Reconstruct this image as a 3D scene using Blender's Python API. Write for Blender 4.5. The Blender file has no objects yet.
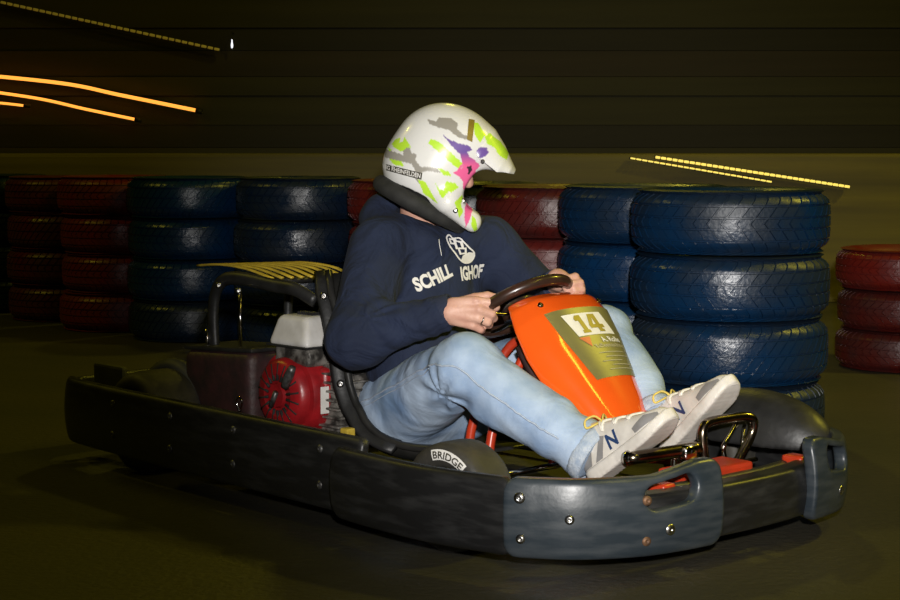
import bpy, bmesh, math, random
import numpy as np
from mathutils import Vector, Matrix
from mathutils.bvhtree import BVHTree
random.seed(7); np.random.seed(7)
S = bpy.context.scene
COL = S.collection
PI = math.pi

# ------------------------------------------------------------------ camera, world, lights, exposure
cam_d = bpy.data.cameras.new('camera'); cam = bpy.data.objects.new('camera', cam_d); COL.objects.link(cam)
cam_d.sensor_width = 36.0; cam_d.lens = 36.0 * 1783 / 900
cam_d.clip_start = 0.05; cam_d.clip_end = 200
cam.location = (0, 0, 0.97)
cam.rotation_euler = (PI / 2 - math.atan(158 / 1783), 0, 0)
S.camera = cam

w = bpy.data.worlds.new('hall_dusk'); S.world = w; w.use_nodes = True
w.node_tree.nodes['Background'].inputs[0].default_value = (0.55, 0.42, 0.10, 1)
w.node_tree.nodes['Background'].inputs[1].default_value = 0.003

def aim(o, target):
    o.rotation_euler = (Vector(target) - Vector(o.location)).to_track_quat('-Z', 'Y').to_euler()
# the photographer's flash gun, just above the lens
fd = bpy.data.lights.new('camera_flash', 'SPOT'); fl = bpy.data.objects.new('camera_flash', fd); COL.objects.link(fl)
fl.location = (0.10, -0.05, 1.22); fd.energy = 1200; fd.color = (1.0, 0.97, 0.93)
fd.spot_size = math.radians(33); fd.spot_blend = 1.0; fd.shadow_soft_size = 0.045
aim(fl, (0.50, 5.0, 0.66))
# yellow hall lamps hanging under the roof (housings further down); the last is placed for a nose streak
LAMPS = [(-5.5, 7.0, 5.2), (0.5, 11.5, 5.2), (5.5, 6.5, 5.2), (2.85, 1.4, 5.2)]
LW = [44, 36, 200, 52]
for (x, y, z), e in zip(LAMPS, LW):
    ld = bpy.data.lights.new('hall_lamp_light', 'AREA'); lo = bpy.data.objects.new('hall_lamp_light', ld); COL.objects.link(lo)
    ld.shape = 'DISK'; ld.size = 0.5
    if y < 2: ld.shape = 'RECTANGLE'; ld.size = 0.45; ld.size_y = 3.6  # unseen tube, stretched to lay a streak on the nose panel
    ld.energy = e; ld.color = (1.0, 0.85, 0.06)
    lo.location = (x, y, z - 0.02)
S.view_settings.view_transform = 'Standard'
S.view_settings.look = 'None'
S.view_settings.exposure = 0.0
S.view_settings.gamma = 1.0
S.view_settings.use_curve_mapping = False

# ------------------------------------------------------------------ materials
def mat(name, col, rough=0.5, metal=0.0, col2=None, nscale=8.0, bump=0.0, bscale=60.0, coat=0.0, emit=0.0, spec=0.5,
        detail=6.0, contrast=(0.35, 0.65), rough2=None, stretch=None, attr=None, sheen=0.0, folds=0.0, fscale=9.0):
    m = bpy.data.materials.new(name); m.use_nodes = True
    nt = m.node_tree; N = nt.nodes; L = nt.links; b = N['Principled BSDF']
    b.inputs['Base Color'].default_value = (*col, 1); b.inputs['Roughness'].default_value = rough
    b.inputs['Metallic'].default_value = metal; b.inputs['Coat Weight'].default_value = coat
    b.inputs['Specular IOR Level'].default_value = spec; b.inputs['Sheen Weight'].default_value = sheen
    if emit:
        b.inputs['Emission Color'].default_value = (*col, 1); b.inputs['Emission Strength'].default_value = emit
    tc = N.new('ShaderNodeTexCoord'); vec = tc.outputs['Object']
    if stretch:
        mp = N.new('ShaderNodeMapping'); mp.inputs['Scale'].default_value = stretch
        L.new(vec, mp.inputs['Vector']); vec = mp.outputs['Vector']
    if attr:
        a = N.new('ShaderNodeAttribute'); a.attribute_name = attr
        base = a.outputs['Color']
    else: base = None
    if col2 or rough2 is not None:
        no = N.new('ShaderNodeTexNoise'); no.inputs['Scale'].default_value = nscale; no.inputs['Detail'].default_value = detail
        L.new(vec, no.inputs['Vector'])
        cr = N.new('ShaderNodeMapRange'); cr.inputs['From Min'].default_value = contrast[0]; cr.inputs['From Max'].default_value = contrast[1]
        L.new(no.outputs['Fac'], cr.inputs['Value'])
        if col2:
            mx = N.new('ShaderNodeMix'); mx.data_type = 'RGBA'
            mx.inputs[6].default_value = (*col, 1); mx.inputs[7].default_value = (*col2, 1)
            if base: L.new(base, mx.inputs[6])
            L.new(cr.outputs['Result'], mx.inputs[0]); base = mx.outputs[2]
        if rough2 is not None:
            mr = N.new('ShaderNodeMapRange'); mr.inputs['To Min'].default_value = rough; mr.inputs['To Max'].default_value = rough2
            L.new(cr.outputs['Result'], mr.inputs['Value']); L.new(mr.outputs['Result'], b.inputs['Roughness'])
    if base: L.new(base, b.inputs['Base Color'])
    if bump:
        n2 = N.new('ShaderNodeTexNoise'); n2.inputs['Scale'].default_value = bscale; n2.inputs['Detail'].default_value = 5
        L.new(tc.outputs['Object'], n2.inputs['Vector'])
        bp = N.new('ShaderNodeBump'); bp.inputs['Strength'].default_value = bump; bp.inputs['Distance'].default_value = 0.01
        L.new(n2.outputs['Fac'], bp.inputs['Height']); L.new(bp.outputs['Normal'], b.inputs['Normal'])
        if folds:
            n3 = N.new('ShaderNodeTexNoise'); n3.inputs['Scale'].default_value = fscale; n3.inputs['Detail'].default_value = 3; n3.inputs['Distortion'].default_value = 1.2
            L.new(tc.outputs['Object'], n3.inputs['Vector'])
            b3 = N.new('ShaderNodeBump'); b3.inputs['Strength'].default_value = folds; b3.inputs['Distance'].default_value = 0.03
            L.new(n3.outputs['Fac'], b3.inputs['Height']); L.new(b3.outputs['Normal'], bp.inputs['Normal'])
    return m

M = {}
M['floor'] = mat('dark_track_floor', (0.022, 0.0205, 0.015), 0.62, col2=(0.060, 0.054, 0.036), nscale=1.3, bump=0.35, bscale=45, rough2=0.42, contrast=(0.3, 0.7), detail=9)
M['wall'] = mat('dark_wall', (0.05, 0.036, 0.022), 0.8, col2=(0.03, 0.022, 0.014), nscale=2)
BOARD = [mat('board_paint_' + n, c, 0.75, col2=tuple(v * 0.55 for v in c), nscale=1.2, stretch=(0.25, 1, 5), contrast=(0.3, 0.75)) for n, c in
         (('olive', (0.046, 0.040, 0.011)), ('brown', (0.040, 0.028, 0.012)), ('umber', (0.026, 0.021, 0.010)), ('ochre', (0.060, 0.052, 0.010)))]
M['lit_band'] = mat('lit_band_yellow_light', (0.125, 0.098, 0.004), 0.7, col2=(0.05, 0.038, 0.004), nscale=1.5, stretch=(0.3, 1, 6), contrast=(0.3, 0.7))  # yellow light on the ground beyond, put into the wall colour
M['ceil'] = mat('roof_sheet', (0.05, 0.045, 0.04), 0.8, col2=(0.03, 0.03, 0.03), nscale=1)
M['blue'] = mat('tyre_paint_blue', (0.003, 0.027, 0.085), 0.22, col2=(0.005, 0.022, 0.055), nscale=7, bump=0.15, bscale=90, rough2=0.36)
M['navyt'] = mat('tyre_paint_dark_blue', (0.006, 0.017, 0.042), 0.22, col2=(0.010, 0.016, 0.026), nscale=7, bump=0.15, bscale=90, rough2=0.5)
M['blueg'] = mat('tyre_paint_blue_scuffed', (0.003, 0.022, 0.064), 0.20, col2=(0.007, 0.016, 0.032), nscale=5, bump=0.15, bscale=90, rough2=0.46)
M['red'] = mat('tyre_paint_red', (0.15, 0.012, 0.008), 0.28, col2=(0.10, 0.012, 0.010), nscale=7, bump=0.15, bscale=90, rough2=0.55)
M['maroont'] = mat('tyre_paint_dark_red', (0.085, 0.010, 0.008), 0.26, col2=(0.05, 0.010, 0.009), nscale=7, bump=0.15, bscale=90, rough2=0.55)
M['black'] = mat('black_plastic', (0.012, 0.012, 0.012), 0.45, col2=(0.022, 0.022, 0.022), nscale=20, bump=0.1)
M['scuff'] = mat('scuffed_black_bumper', (0.010, 0.010, 0.0105), 0.40, col2=(0.030, 0.030, 0.030), nscale=9, stretch=(1, 1, 5), contrast=(0.45, 0.85), bump=0.06, bscale=60, rough2=0.55, detail=10)
M['scuffb'] = mat('scuffed_slate_bumper', (0.022, 0.030, 0.038), 0.33, col2=(0.06, 0.068, 0.075), nscale=9, stretch=(1, 1, 5), contrast=(0.4, 0.85), bump=0.05, bscale=60, rough2=0.46, detail=10)
M['steel'] = mat('bolt_steel', (0.55, 0.55, 0.55), 0.3, 1.0, col2=(0.3, 0.28, 0.25), nscale=60)
M['boltg'] = mat('bolt_dull', (0.16, 0.16, 0.155), 0.45, 0.7, col2=(0.07, 0.065, 0.06), nscale=80)
M['rust'] = mat('bolt_rusty', (0.22, 0.11, 0.05), 0.6, 0.4, col2=(0.10, 0.06, 0.04), nscale=80)
M['chrome'] = mat('chrome', (0.62, 0.60, 0.56), 0.13, 1.0, col2=(0.38, 0.35, 0.30), nscale=25)
M['darkchrome'] = mat('dark_chrome', (0.30, 0.26, 0.20), 0.22, 1.0, col2=(0.12, 0.09, 0.06), nscale=18)
M['orange'] = mat('orange_fairing', (0.80, 0.110, 0.010), 0.13, col2=(0.74, 0.085, 0.008), nscale=4, coat=1.0, bump=0.02, bscale=20)
M['frame'] = mat('orange_red_frame_paint', (0.50, 0.040, 0.010), 0.33, col2=(0.35, 0.03, 0.012), nscale=14)
M['olive'] = mat('sponsor_sticker_olive', (0.19, 0.17, 0.055), 0.35, col2=(0.15, 0.135, 0.05), nscale=9)
M['white'] = mat('white_print', (0.78, 0.76, 0.72), 0.5, col2=(0.7, 0.68, 0.64), nscale=30)
M['gold'] = mat('ochre_digits', (0.22, 0.155, 0.02), 0.4, col2=(0.25, 0.18, 0.03), nscale=30)
M['redmark'] = mat('red_emblem', (0.55, 0.10, 0.06), 0.4, col2=(0.45, 0.08, 0.05), nscale=30)
M['palefine'] = mat('fine_print', (0.42, 0.38, 0.26), 0.5, col2=(0.36, 0.33, 0.22), nscale=30)
M['tyre'] = mat('slick_rubber', (0.022, 0.021, 0.019), 0.62, col2=(0.045, 0.040, 0.030), nscale=18, bump=0.15)
M['rim'] = mat('wheel_rim_alloy', (0.20, 0.20, 0.20), 0.4, 0.9, col2=(0.08, 0.08, 0.08), nscale=20)
M['seat'] = mat('seat_shell_black', (0.015, 0.015, 0.014), 0.38, col2=(0.026, 0.025, 0.023), nscale=15, bump=0.06)
M['redeng'] = mat('engine_red_paint', (0.36, 0.012, 0.016), 0.34, col2=(0.20, 0.008, 0.010), nscale=22, bump=0.1)
M['whitecov'] = mat('dirty_white_cover', (0.66, 0.64, 0.61), 0.5, col2=(0.50, 0.48, 0.44), nscale=16)
M['alu'] = mat('greasy_aluminium', (0.30, 0.28, 0.25), 0.5, 0.5, col2=(0.05, 0.045, 0.04), nscale=28, bump=0.4, contrast=(0.4, 0.6))
M['maroon'] = mat('grimy_maroon_shroud', (0.055, 0.020, 0.020), 0.55, col2=(0.025, 0.015, 0.014), nscale=16, bump=0.2)
M['grey'] = mat('grey_guard_plastic', (0.055, 0.056, 0.055), 0.6, col2=(0.03, 0.03, 0.03), nscale=12)
M['yellow'] = mat('yellow_enamel_and_glint', (0.62, 0.44, 0.05), 0.35, col2=(0.40, 0.29, 0.04), nscale=20)
M['wheelrim'] = mat('steering_rim_brown', (0.050, 0.022, 0.014), 0.28, col2=(0.025, 0.014, 0.010), nscale=22, coat=0.3)
M['skin'] = mat('skin', (0.62, 0.36, 0.27), 0.5, col2=(0.52, 0.27, 0.20), nscale=28, bump=0.12, bscale=140)
M['navy'] = mat('navy_sweatshirt', (0.0065, 0.0125, 0.036), 0.9, col2=(0.010, 0.018, 0.048), nscale=9, bump=0.12, bscale=260, folds=0.8, fscale=8)
M['rib'] = mat('navy_rib_knit', (0.010, 0.016, 0.040), 0.85, col2=(0.015, 0.022, 0.05), nscale=9, stretch=(1, 1, 1), bump=0.3, bscale=200)
M['denim'] = mat('washed_denim', (0.165, 0.265, 0.44), 0.85, col2=(0.40, 0.50, 0.64), nscale=6, bump=0.15, bscale=330, contrast=(0.36, 0.62), detail=7, folds=0.28, fscale=8)
M['seam'] = mat('denim_seam', (0.44, 0.50, 0.58), 0.85, col2=(0.32, 0.39, 0.50), nscale=120)
M['hem'] = mat('denim_hem', (0.30, 0.37, 0.47), 0.85, col2=(0.46, 0.51, 0.57), nscale=60, bump=0.3, bscale=200)
M['shoew'] = mat('white_leather', (0.70, 0.66, 0.60), 0.5, col2=(0.58, 0.54, 0.48), nscale=24, bump=0.08)
M['shoeg'] = mat('grey_suede', (0.26, 0.25, 0.25), 0.7, col2=(0.20, 0.19, 0.18), nscale=24)
M['shoet'] = mat('tan_lining', (0.40, 0.31, 0.21), 0.8, col2=(0.33, 0.25, 0.17), nscale=24)
M['lace'] = mat('lace_white', (0.74, 0.70, 0.62), 0.7, col2=(0.6, 0.56, 0.48), nscale=80)
M['laceY'] = mat('lace_yellow', (0.72, 0.55, 0.12), 0.6, col2=(0.55, 0.42, 0.10), nscale=80)
M['bluemark'] = mat('navy_letter', (0.020, 0.055, 0.16), 0.5, col2=(0.015, 0.04, 0.12), nscale=60)
M['helmet'] = mat('helmet_print', (0.8, 0.8, 0.78), 0.28, attr='paint', col2=(0.62, 0.61, 0.59), nscale=55, contrast=(0.68, 0.80), coat=0.3)
M['liner'] = mat('helmet_liner_black', (0.010, 0.010, 0.009), 0.8, col2=(0.02, 0.02, 0.018), nscale=30)
M['stick'] = mat('sticker_black', (0.035, 0.032, 0.022), 0.4, col2=(0.05, 0.045, 0.03), nscale=40)
M['silver'] = mat('silver_ring', (0.72, 0.70, 0.66), 0.15, 1.0, col2=(0.55, 0.53, 0.5), nscale=60)
M['trailO'] = mat('trail_orange_glow', (1.0, 0.36, 0.05), 0.4, emit=1.5)  # glow of the built orange light trails
M['lampY'] = mat('streak_yellow_glow', (1.0, 0.78, 0.16), 0.4, emit=0.75)  # glow of the built yellow light streaks
M['streakYd'] = mat('streak_yellow_dim_glow', (1.0, 0.78, 0.14), 0.4, emit=0.035)
M['lampW'] = mat('lamp_white_glow', (0.9, 0.92, 1.0), 0.4, emit=1.2)
M['lampC'] = mat('hall_lamp_glow', (1.0, 0.76, 0.15), 0.4, emit=6.0)
M['housing'] = mat('lamp_housing', (0.02, 0.018, 0.015), 0.6, col2=(0.03, 0.028, 0.02), nscale=30)

# ------------------------------------------------------------------ object helpers
def tag(o, label=None, cat=None, group=None, kind=None):
    if label: o['label'] = label
    if cat: o['category'] = cat
    if group: o['group'] = group
    if kind: o['kind'] = kind
    return o
def mesh(name, V, F, smooth=True):
    me = bpy.data.meshes.new(name)
    me.from_pydata([tuple(map(float, v)) for v in V], [], [tuple(int(i) for i in f) for f in F]); me.update()
    if smooth: me.polygons.foreach_set('use_smooth', [True] * len(me.polygons))
    return me
def link(name, me, m, parent=None):
    o = bpy.data.objects.new(name, me); COL.objects.link(o)
    if parent: o.parent = parent
    if m and not me.materials: me.materials.append(m)
    return o
def obj(name, VF, m, parent=None, smooth=True):
    return link(name, mesh(name, VF[0], VF[1], smooth), m, parent)
def empty(name, loc=(0, 0, 0), rz=0):
    o = bpy.data.objects.new(name, None); COL.objects.link(o); o.location = loc; o.rotation_euler = (0, 0, rz)
    o.empty_display_size = 0.1
    return o
def join(*parts):
    V = []; F = []
    for v, f in parts:
        k = len(V); V += [tuple(p) for p in v]; F += [tuple(i + k for i in q) for q in f]
    return V, F
def autosmooth(o, ang=35):
    me = o.data
    bm = bmesh.new(); bm.from_mesh(me)
    for e in bm.edges:
        if len(e.link_faces) == 2 and e.calc_face_angle(0) > math.radians(ang): e.smooth = False
    bm.to_mesh(me); bm.free()
    return o
def box(c, s, bev=0.0, rot=None, seg=2):
    bm = bmesh.new(); bmesh.ops.create_cube(bm, size=1)
    bmesh.ops.scale(bm, vec=s, verts=bm.verts)
    if bev: bmesh.ops.bevel(bm, geom=list(bm.edges), offset=bev, segments=seg, profile=0.6, affect='EDGES')
    if rot is not None: bmesh.ops.transform(bm, matrix=rot.to_4x4(), verts=bm.verts)
    bm.verts.index_update()
    V = [tuple(v.co + Vector(c)) for v in bm.verts]; F = [tuple(v.index for v in f.verts) for f in bm.faces]; bm.free()
    return V, F
def smooth_path(P, n=8, closed=False):
    P = [Vector(p) for p in P]; out = []; k = len(P)
    for i in range(k if closed else k - 1):
        if closed: a, b, c, d = P[i - 1], P[i], P[(i + 1) % k], P[(i + 2) % k]
        else: a = P[i - 1] if i else P[0] * 2 - P[1]; b = P[i]; c = P[i + 1]; d = P[i + 2] if i + 2 < k else P[-1] * 2 - P[-2]
        for j in range(n):
            t = j / n
            out.append(0.5 * ((2 * b) + (c - a) * t + (2 * a - 5 * b + 4 * c - d) * t * t + (3 * b - a - 3 * c + d) * t ** 3))
    if not closed: out.append(P[-1])
    return out
def tube(P, r, seg=10, closed=False, n=6, flat=1.0, raw=False):
    Q = [Vector(p) for p in P] if raw else smooth_path(P, n, closed)
    k = len(Q); R = r if callable(r) else (lambda t: r)
    V = []; F = []; up = None
    for i in range(k):
        if closed: T = (Q[(i + 1) % k] - Q[i - 1])
        else: T = Q[min(i + 1, k - 1)] - Q[max(i - 1, 0)]
        T.normalize()
        if up is None:
            up = Vector((0, 0, 1)) if abs(T.z) < 0.9 else Vector((1, 0, 0))
        up = (up - T * up.dot(T)).normalized(); sd = T.cross(up)
        rr = R(i / max(1, k - 1))
        for j in range(seg):
            a = 2 * PI * j / seg
            V.append(Q[i] + up * (math.cos(a) * rr * flat) + sd * (math.sin(a) * rr))
    for i in range(k if closed else k - 1):
        for j in range(seg):
            a = i * seg + j; b = i * seg + (j + 1) % seg; i2 = (i + 1) % k
            F.append((a, i2 * seg + j, i2 * seg + (j + 1) % seg, b))
    if not closed:
        F.append(tuple(range(seg))); F.append(tuple(reversed(range((k - 1) * seg, k * seg))))
    return V, F
def lathe(prof, seg=32, M4=None, close=False):
    V = []; F = []; n = len(prof)
    for i in range(seg):
        a = 2 * PI * i / seg
        for r, h in prof: V.append(Vector((r * math.cos(a), r * math.sin(a), h)))
    for i in range(seg):
        for j in range(n if close else n - 1):
            j2 = (j + 1) % n; i2 = (i + 1) % seg
            F.append((i * n + j, i2 * n + j, i2 * n + j2, i * n + j2))
    if M4 is not None: V = [M4 @ v for v in V]
    return V, F
def frame_to(c, z, x=None):
    z = Vector(z).normalized(); x = Vector(x) if x is not None else (Vector((0, 0, 1)) if abs(z.z) < 0.9 else Vector((1, 0, 0)))
    x = (x - z * x.dot(z)).normalized(); y = z.cross(x)
    m = Matrix((x, y, z)).transposed().to_4x4(); m.translation = Vector(c); return m
def bolt_vf(c, n, r=0.009):
    return lathe([(0.0, 0.0012), (r * 0.24, 0.0012), (r * 0.28, 0.0036), (r * 0.60, 0.0040), (r * 0.68, 0.0024), (r * 0.96, 0.0018), (r, 0.0), (r, -0.006)], 14, frame_to(c, n))

# ---- signed-distance modelling: surface nets over a numpy grid
def sdf_mesh(fn, lo, hi, h):
    lo = np.array(lo, float); hi = np.array(hi, float)
    n = np.ceil((hi - lo) / h).astype(int) + 1
    ax = [lo[i] + h * np.arange(n[i]) for i in range(3)]
    X, Y, Z = np.meshgrid(*[a.astype(np.float32) for a in ax], indexing='ij')
    D = fn(X, Y, Z); ins = D < 0
    c = np.zeros(tuple(n - 1), np.int8)
    for dx in (0, 1):
        for dy in (0, 1):
            for dz in (0, 1):
                c += ins[dx:n[0] - 1 + dx, dy:n[1] - 1 + dy, dz:n[2] - 1 + dz]
    act = np.argwhere((c > 0) & (c < 8)); idx = -np.ones(c.shape, np.int64); idx[tuple(act.T)] = np.arange(len(act))
    acc = np.zeros((len(act), 3)); cnt = np.zeros(len(act))
    corner = [(a, b, d) for a in (0, 1) for b in (0, 1) for d in (0, 1)]
    for a in corner:
        for k in range(3):
            if a[k]: continue
            b = list(a); b[k] = 1
            va = D[tuple((act + np.array(a)).T)]; vb = D[tuple((act + np.array(b)).T)]
            m = (va < 0) != (vb < 0); t = np.where(m, va / np.where(m, va - vb, 1), 0)
            p = np.tile(np.array(a, float), (len(act), 1)); p[:, k] += t
            acc += p * m[:, None]; cnt += m
    V = lo + h * (act + acc / cnt[:, None])
    Fs = []
    for k in range(3):
        u, v = (k + 1) % 3, (k + 2) % 3
        sl0 = [slice(None)] * 3; sl1 = [slice(None)] * 3
        sl0[k] = slice(0, n[k] - 1); sl1[k] = slice(1, n[k])
        A = ins[tuple(sl0)]; B = ins[tuple(sl1)]
        e = np.argwhere(A != B); e = e[(e[:, u] > 0) & (e[:, v] > 0) & (e[:, u] < n[u] - 1) & (e[:, v] < n[v] - 1)]
        if not len(e): continue
        fl = A[tuple(e.T)]
        du = np.zeros(3, int); du[u] = 1; dv = np.zeros(3, int); dv[v] = 1
        q = np.stack([idx[tuple((e - du - dv).T)], idx[tuple((e - dv).T)], idx[tuple(e.T)], idx[tuple((e - du).T)]], 1)
        q[~fl] = q[~fl][:, ::-1]; Fs.append(q)
    return V, np.concatenate(Fs)
def npmesh(name, V, F, smooth=True):
    me = bpy.data.meshes.new(name); V = np.asarray(V, np.float32); F = np.asarray(F)
    me.vertices.add(len(V)); me.vertices.foreach_set('co', V.ravel())
    k = F.shape[1]; me.loops.add(F.size); me.loops.foreach_set('vertex_index', F.ravel().astype(np.int32))
    me.polygons.add(len(F)); me.polygons.foreach_set('loop_start', np.arange(0, F.size, k, dtype=np.int32))
    me.polygons.foreach_set('use_smooth', np.ones(len(F), bool))
    me.update(calc_edges=True); me.validate(); return me
def relax(V, F, it=2, lam=0.5):
    V = V.copy(); E = np.concatenate([F[:, [i, (i + 1) % 4]] for i in range(4)]); n = len(V)
    deg = np.bincount(E.ravel(), minlength=n).astype(float)
    for _ in range(it):
        s = np.zeros_like(V)
        for a, b in ((0, 1), (1, 0)):
            for k in range(3): s[:, k] += np.bincount(E[:, a], V[E[:, b], k], n)
        V += lam * (s / deg[:, None] - V)
    return V
def cone(X, Y, Z, a, b, ra, rb):
    a = np.array(a, float); b = np.array(b, float); d = b - a; L2 = float(d @ d) + 1e-12
    t = np.clip(((X - a[0]) * d[0] + (Y - a[1]) * d[1] + (Z - a[2]) * d[2]) / L2, 0, 1)
    return np.sqrt((X - a[0] - t * d[0]) ** 2 + (Y - a[1] - t * d[1]) ** 2 + (Z - a[2] - t * d[2]) ** 2) - (ra + (rb - ra) * t)
def ell(X, Y, Z, c, r):
    x = (X - c[0]) / r[0]; y = (Y - c[1]) / r[1]; z = (Z - c[2]) / r[2]
    k0 = np.sqrt(x * x + y * y + z * z); k1 = np.sqrt((x / r[0]) ** 2 + (y / r[1]) ** 2 + (z / r[2]) ** 2) + 1e-9
    return k0 * (k0 - 1) / k1
def rbox(X, Y, Z, c, hs, r):
    x = np.abs(X - c[0]) - hs[0] + r; y = np.abs(Y - c[1]) - hs[1] + r; z = np.abs(Z - c[2]) - hs[2] + r
    return np.sqrt(np.maximum(x, 0) ** 2 + np.maximum(y, 0) ** 2 + np.maximum(z, 0) ** 2) + np.minimum(np.maximum(x, np.maximum(y, z)), 0) - r
def su(a, b, k):
    h = np.maximum(k - np.abs(a - b), 0) / k
    return np.minimum(a, b) - h * h * k * 0.25
def ss(a, b, k):
    return -su(-a, b, k)
def sall(k, *L):
    d = L[0]
    for e in L[1:]: d = su(d, e, k)
    return d

# ---- text and flat shapes
def text_vf(s, size=1.0, bold=0.0, maxedge=None, sx=1.0):
    cu = bpy.data.curves.new('lettering', 'FONT'); cu.body = s; cu.size = size; cu.align_x = 'CENTER'; cu.align_y = 'CENTER'
    cu.offset = bold * size; cu.resolution_u = 3
    o = bpy.data.objects.new('lettering', cu); COL.objects.link(o)
    dg = bpy.context.evaluated_depsgraph_get(); me = o.evaluated_get(dg).to_mesh()
    bm = bmesh.new(); bm.from_mesh(me); o.evaluated_get(dg).to_mesh_clear()
    bpy.data.objects.remove(o); bpy.data.curves.remove(cu)
    return bm_flat(bm, maxedge, sx)
def bm_flat(bm, maxedge, sx=1.0):
    bmesh.ops.remove_doubles(bm, verts=bm.verts, dist=1e-6)
    bmesh.ops.triangulate(bm, faces=bm.faces)
    if maxedge:
        for _ in range(6):
            es = [e for e in bm.edges if e.calc_length() > maxedge]
            if not es: break
            bmesh.ops.subdivide_edges(bm, edges=es, cuts=1); bmesh.ops.triangulate(bm, faces=bm.faces)
    bm.verts.index_update()
    V = [(v.co.x * sx, v.co.y) for v in bm.verts]; F = [tuple(v.index for v in f.verts) for f in bm.faces]; bm.free()
    return V, F
def poly_vf(P, maxedge=None):
    bm = bmesh.new(); vs = [bm.verts.new((x, y, 0)) for x, y in P]; f = bm.faces.new(vs); f.normal_update()
    if f.normal.z < 0: f.normal_flip()
    return bm_flat(bm, maxedge)
def quad_grid(x0, x1, y0, y1, nx, ny):
    V = [(x0 + (x1 - x0) * i / nx, y0 + (y1 - y0) * j / ny) for j in range(ny + 1) for i in range(nx + 1)]
    F = [(j * (nx + 1) + i, j * (nx + 1) + i + 1, (j + 1) * (nx + 1) + i + 1, (j + 1) * (nx + 1) + i) for j in range(ny) for i in range(nx)]
    return V, F
def mapped(VF, fn): return [fn(*v) for v in VF[0]], VF[1]
def bvh_of(me): return BVHTree.FromPolygons([v.co.copy() for v in me.vertices], [tuple(p.vertices) for p in me.polygons])
def cast_map(bvh, o, ax, ay, d, off=0.0015):
    o, ax, ay, d = Vector(o), Vector(ax), Vector(ay), Vector(d).normalized()
    last = [1.0]
    def fn(x, y):
        p = o + ax * x + ay * y
        h = bvh.ray_cast(p, d)
        if h[0] is None: return p + d * last[0]
        last[0] = h[3]; return h[0] - d * off
    return fn

# =================================================================== THE HALL
fl_o = obj('floor', ([(-30, -12, 0), (30, -12, 0), (30, 16, 0), (-30, 16, 0)], [(0, 1, 2, 3)]), M['floor'], smooth=False); tag(fl_o, 'dark worn track floor with olive light', 'floor', kind='structure')
wb = obj('wall_back', box((0, 16.15, 3.5), (60, 0.2, 7.0)), M['wall'], smooth=False); tag(wb, 'dark back wall of the hall behind the tyre stacks', 'wall', kind='structure')
z = 0.06; i = 0
seqc = [3, 0, 1, 0, 2, 0, 0, 1, 2, 0, 1, 2, 2, 1]
base_me = {}
while z < 3.0:
    hgt = [0.20, 0.26, 0.17, 0.23][i % 4]
    key = (hgt, seqc[i % 14])
    if key not in base_me:
        base_me[key] = mesh('cladding_board', *box((0, 0, 0), (58, 0.045, hgt - 0.003), 0.002, seg=1), smooth=False); base_me[key].materials.append(BOARD[seqc[i % 14]])
    b = link('cladding_board', base_me[key], None, wb); b.location = (0, 16.03 + 0.012 * ((i * 7) % 3 - 1), z + hgt / 2)
    z += hgt; i += 1
ce = obj('ceiling', box((0, 2, 7.05), (60, 28.5, 0.1)), M['ceil'], smooth=False); tag(ce, 'dark sheet roof high above the track', 'ceiling', kind='structure')
for k, sx in (('left', -1), ('right', 1)):
    wl = obj('wall_' + k, box((sx * 30.1, 2, 3.5), (0.2, 28.5, 7.0)), M['wall'], smooth=False); tag(wl, 'dark %s side wall of the hall' % k, 'wall', kind='structure')

# low wall added for the yellow-lit ground beyond the stacks
br = obj('lit_band_wall', box((0.5, 10.9, 0.45), (17, 0.25, 0.90), 0.02), M['lit_band'], smooth=False)
tag(br, 'low wall added as the yellow-lit band behind all the tyre stacks', 'lit_band')

# hall lamps under the roof
hl0 = None
lampname = ['above the far left of the track', 'above the back wall side', 'above the right of the track', 'above the near right of the track']
for q, (x, y, zz) in enumerate(LAMPS):
    e = empty('hall_lamp', (x, y, zz)); tag(e, 'round yellow hall lamp hanging ' + lampname[q], 'lamp', 'yellow lamps under the roof')
    if y < 2:
        obj('streak_tube', tube([(0, -1.8, 0.05), (0, 1.8, 0.05)], 0.03, 10, raw=True), M['lampC'], e)
        obj('lamp_reflector', box((0, 0, 0.11), (0.44, 3.7, 0.04), 0.01), M['housing'], e, False)
        for q2 in (-0.9, 0.9): obj('cord', tube([(0, q2, 0.12), (0, q2, 1.8)], 0.008, 8, raw=True), M['housing'], e)  # cords added for the unseen tube
        e['label'] = 'unseen yellow tube lamp placed near right for a streak on the nose panel'
        continue
    if hl0 is None:
        hl0 = [mesh('lamp_shade', *lathe([(0.05, 0.30), (0.12, 0.28), (0.30, 0.02), (0.31, 0.0), (0.29, 0.01), (0.11, 0.26), (0.0, 0.27)], 24)),
               mesh('bulb', *lathe([(0.0, 0.03), (0.06, 0.04), (0.09, 0.10), (0.06, 0.18), (0.03, 0.24)], 16)), mesh('cord', *tube([(0, 0, 0.29), (0, 0, 1.8)], 0.012, 8, raw=True))]
        hl0[0].materials.append(M['housing']); hl0[1].materials.append(M['lampC']); hl0[2].materials.append(M['housing'])
    for me in hl0: link(me.name.split('.')[0], me, None, e)

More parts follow.
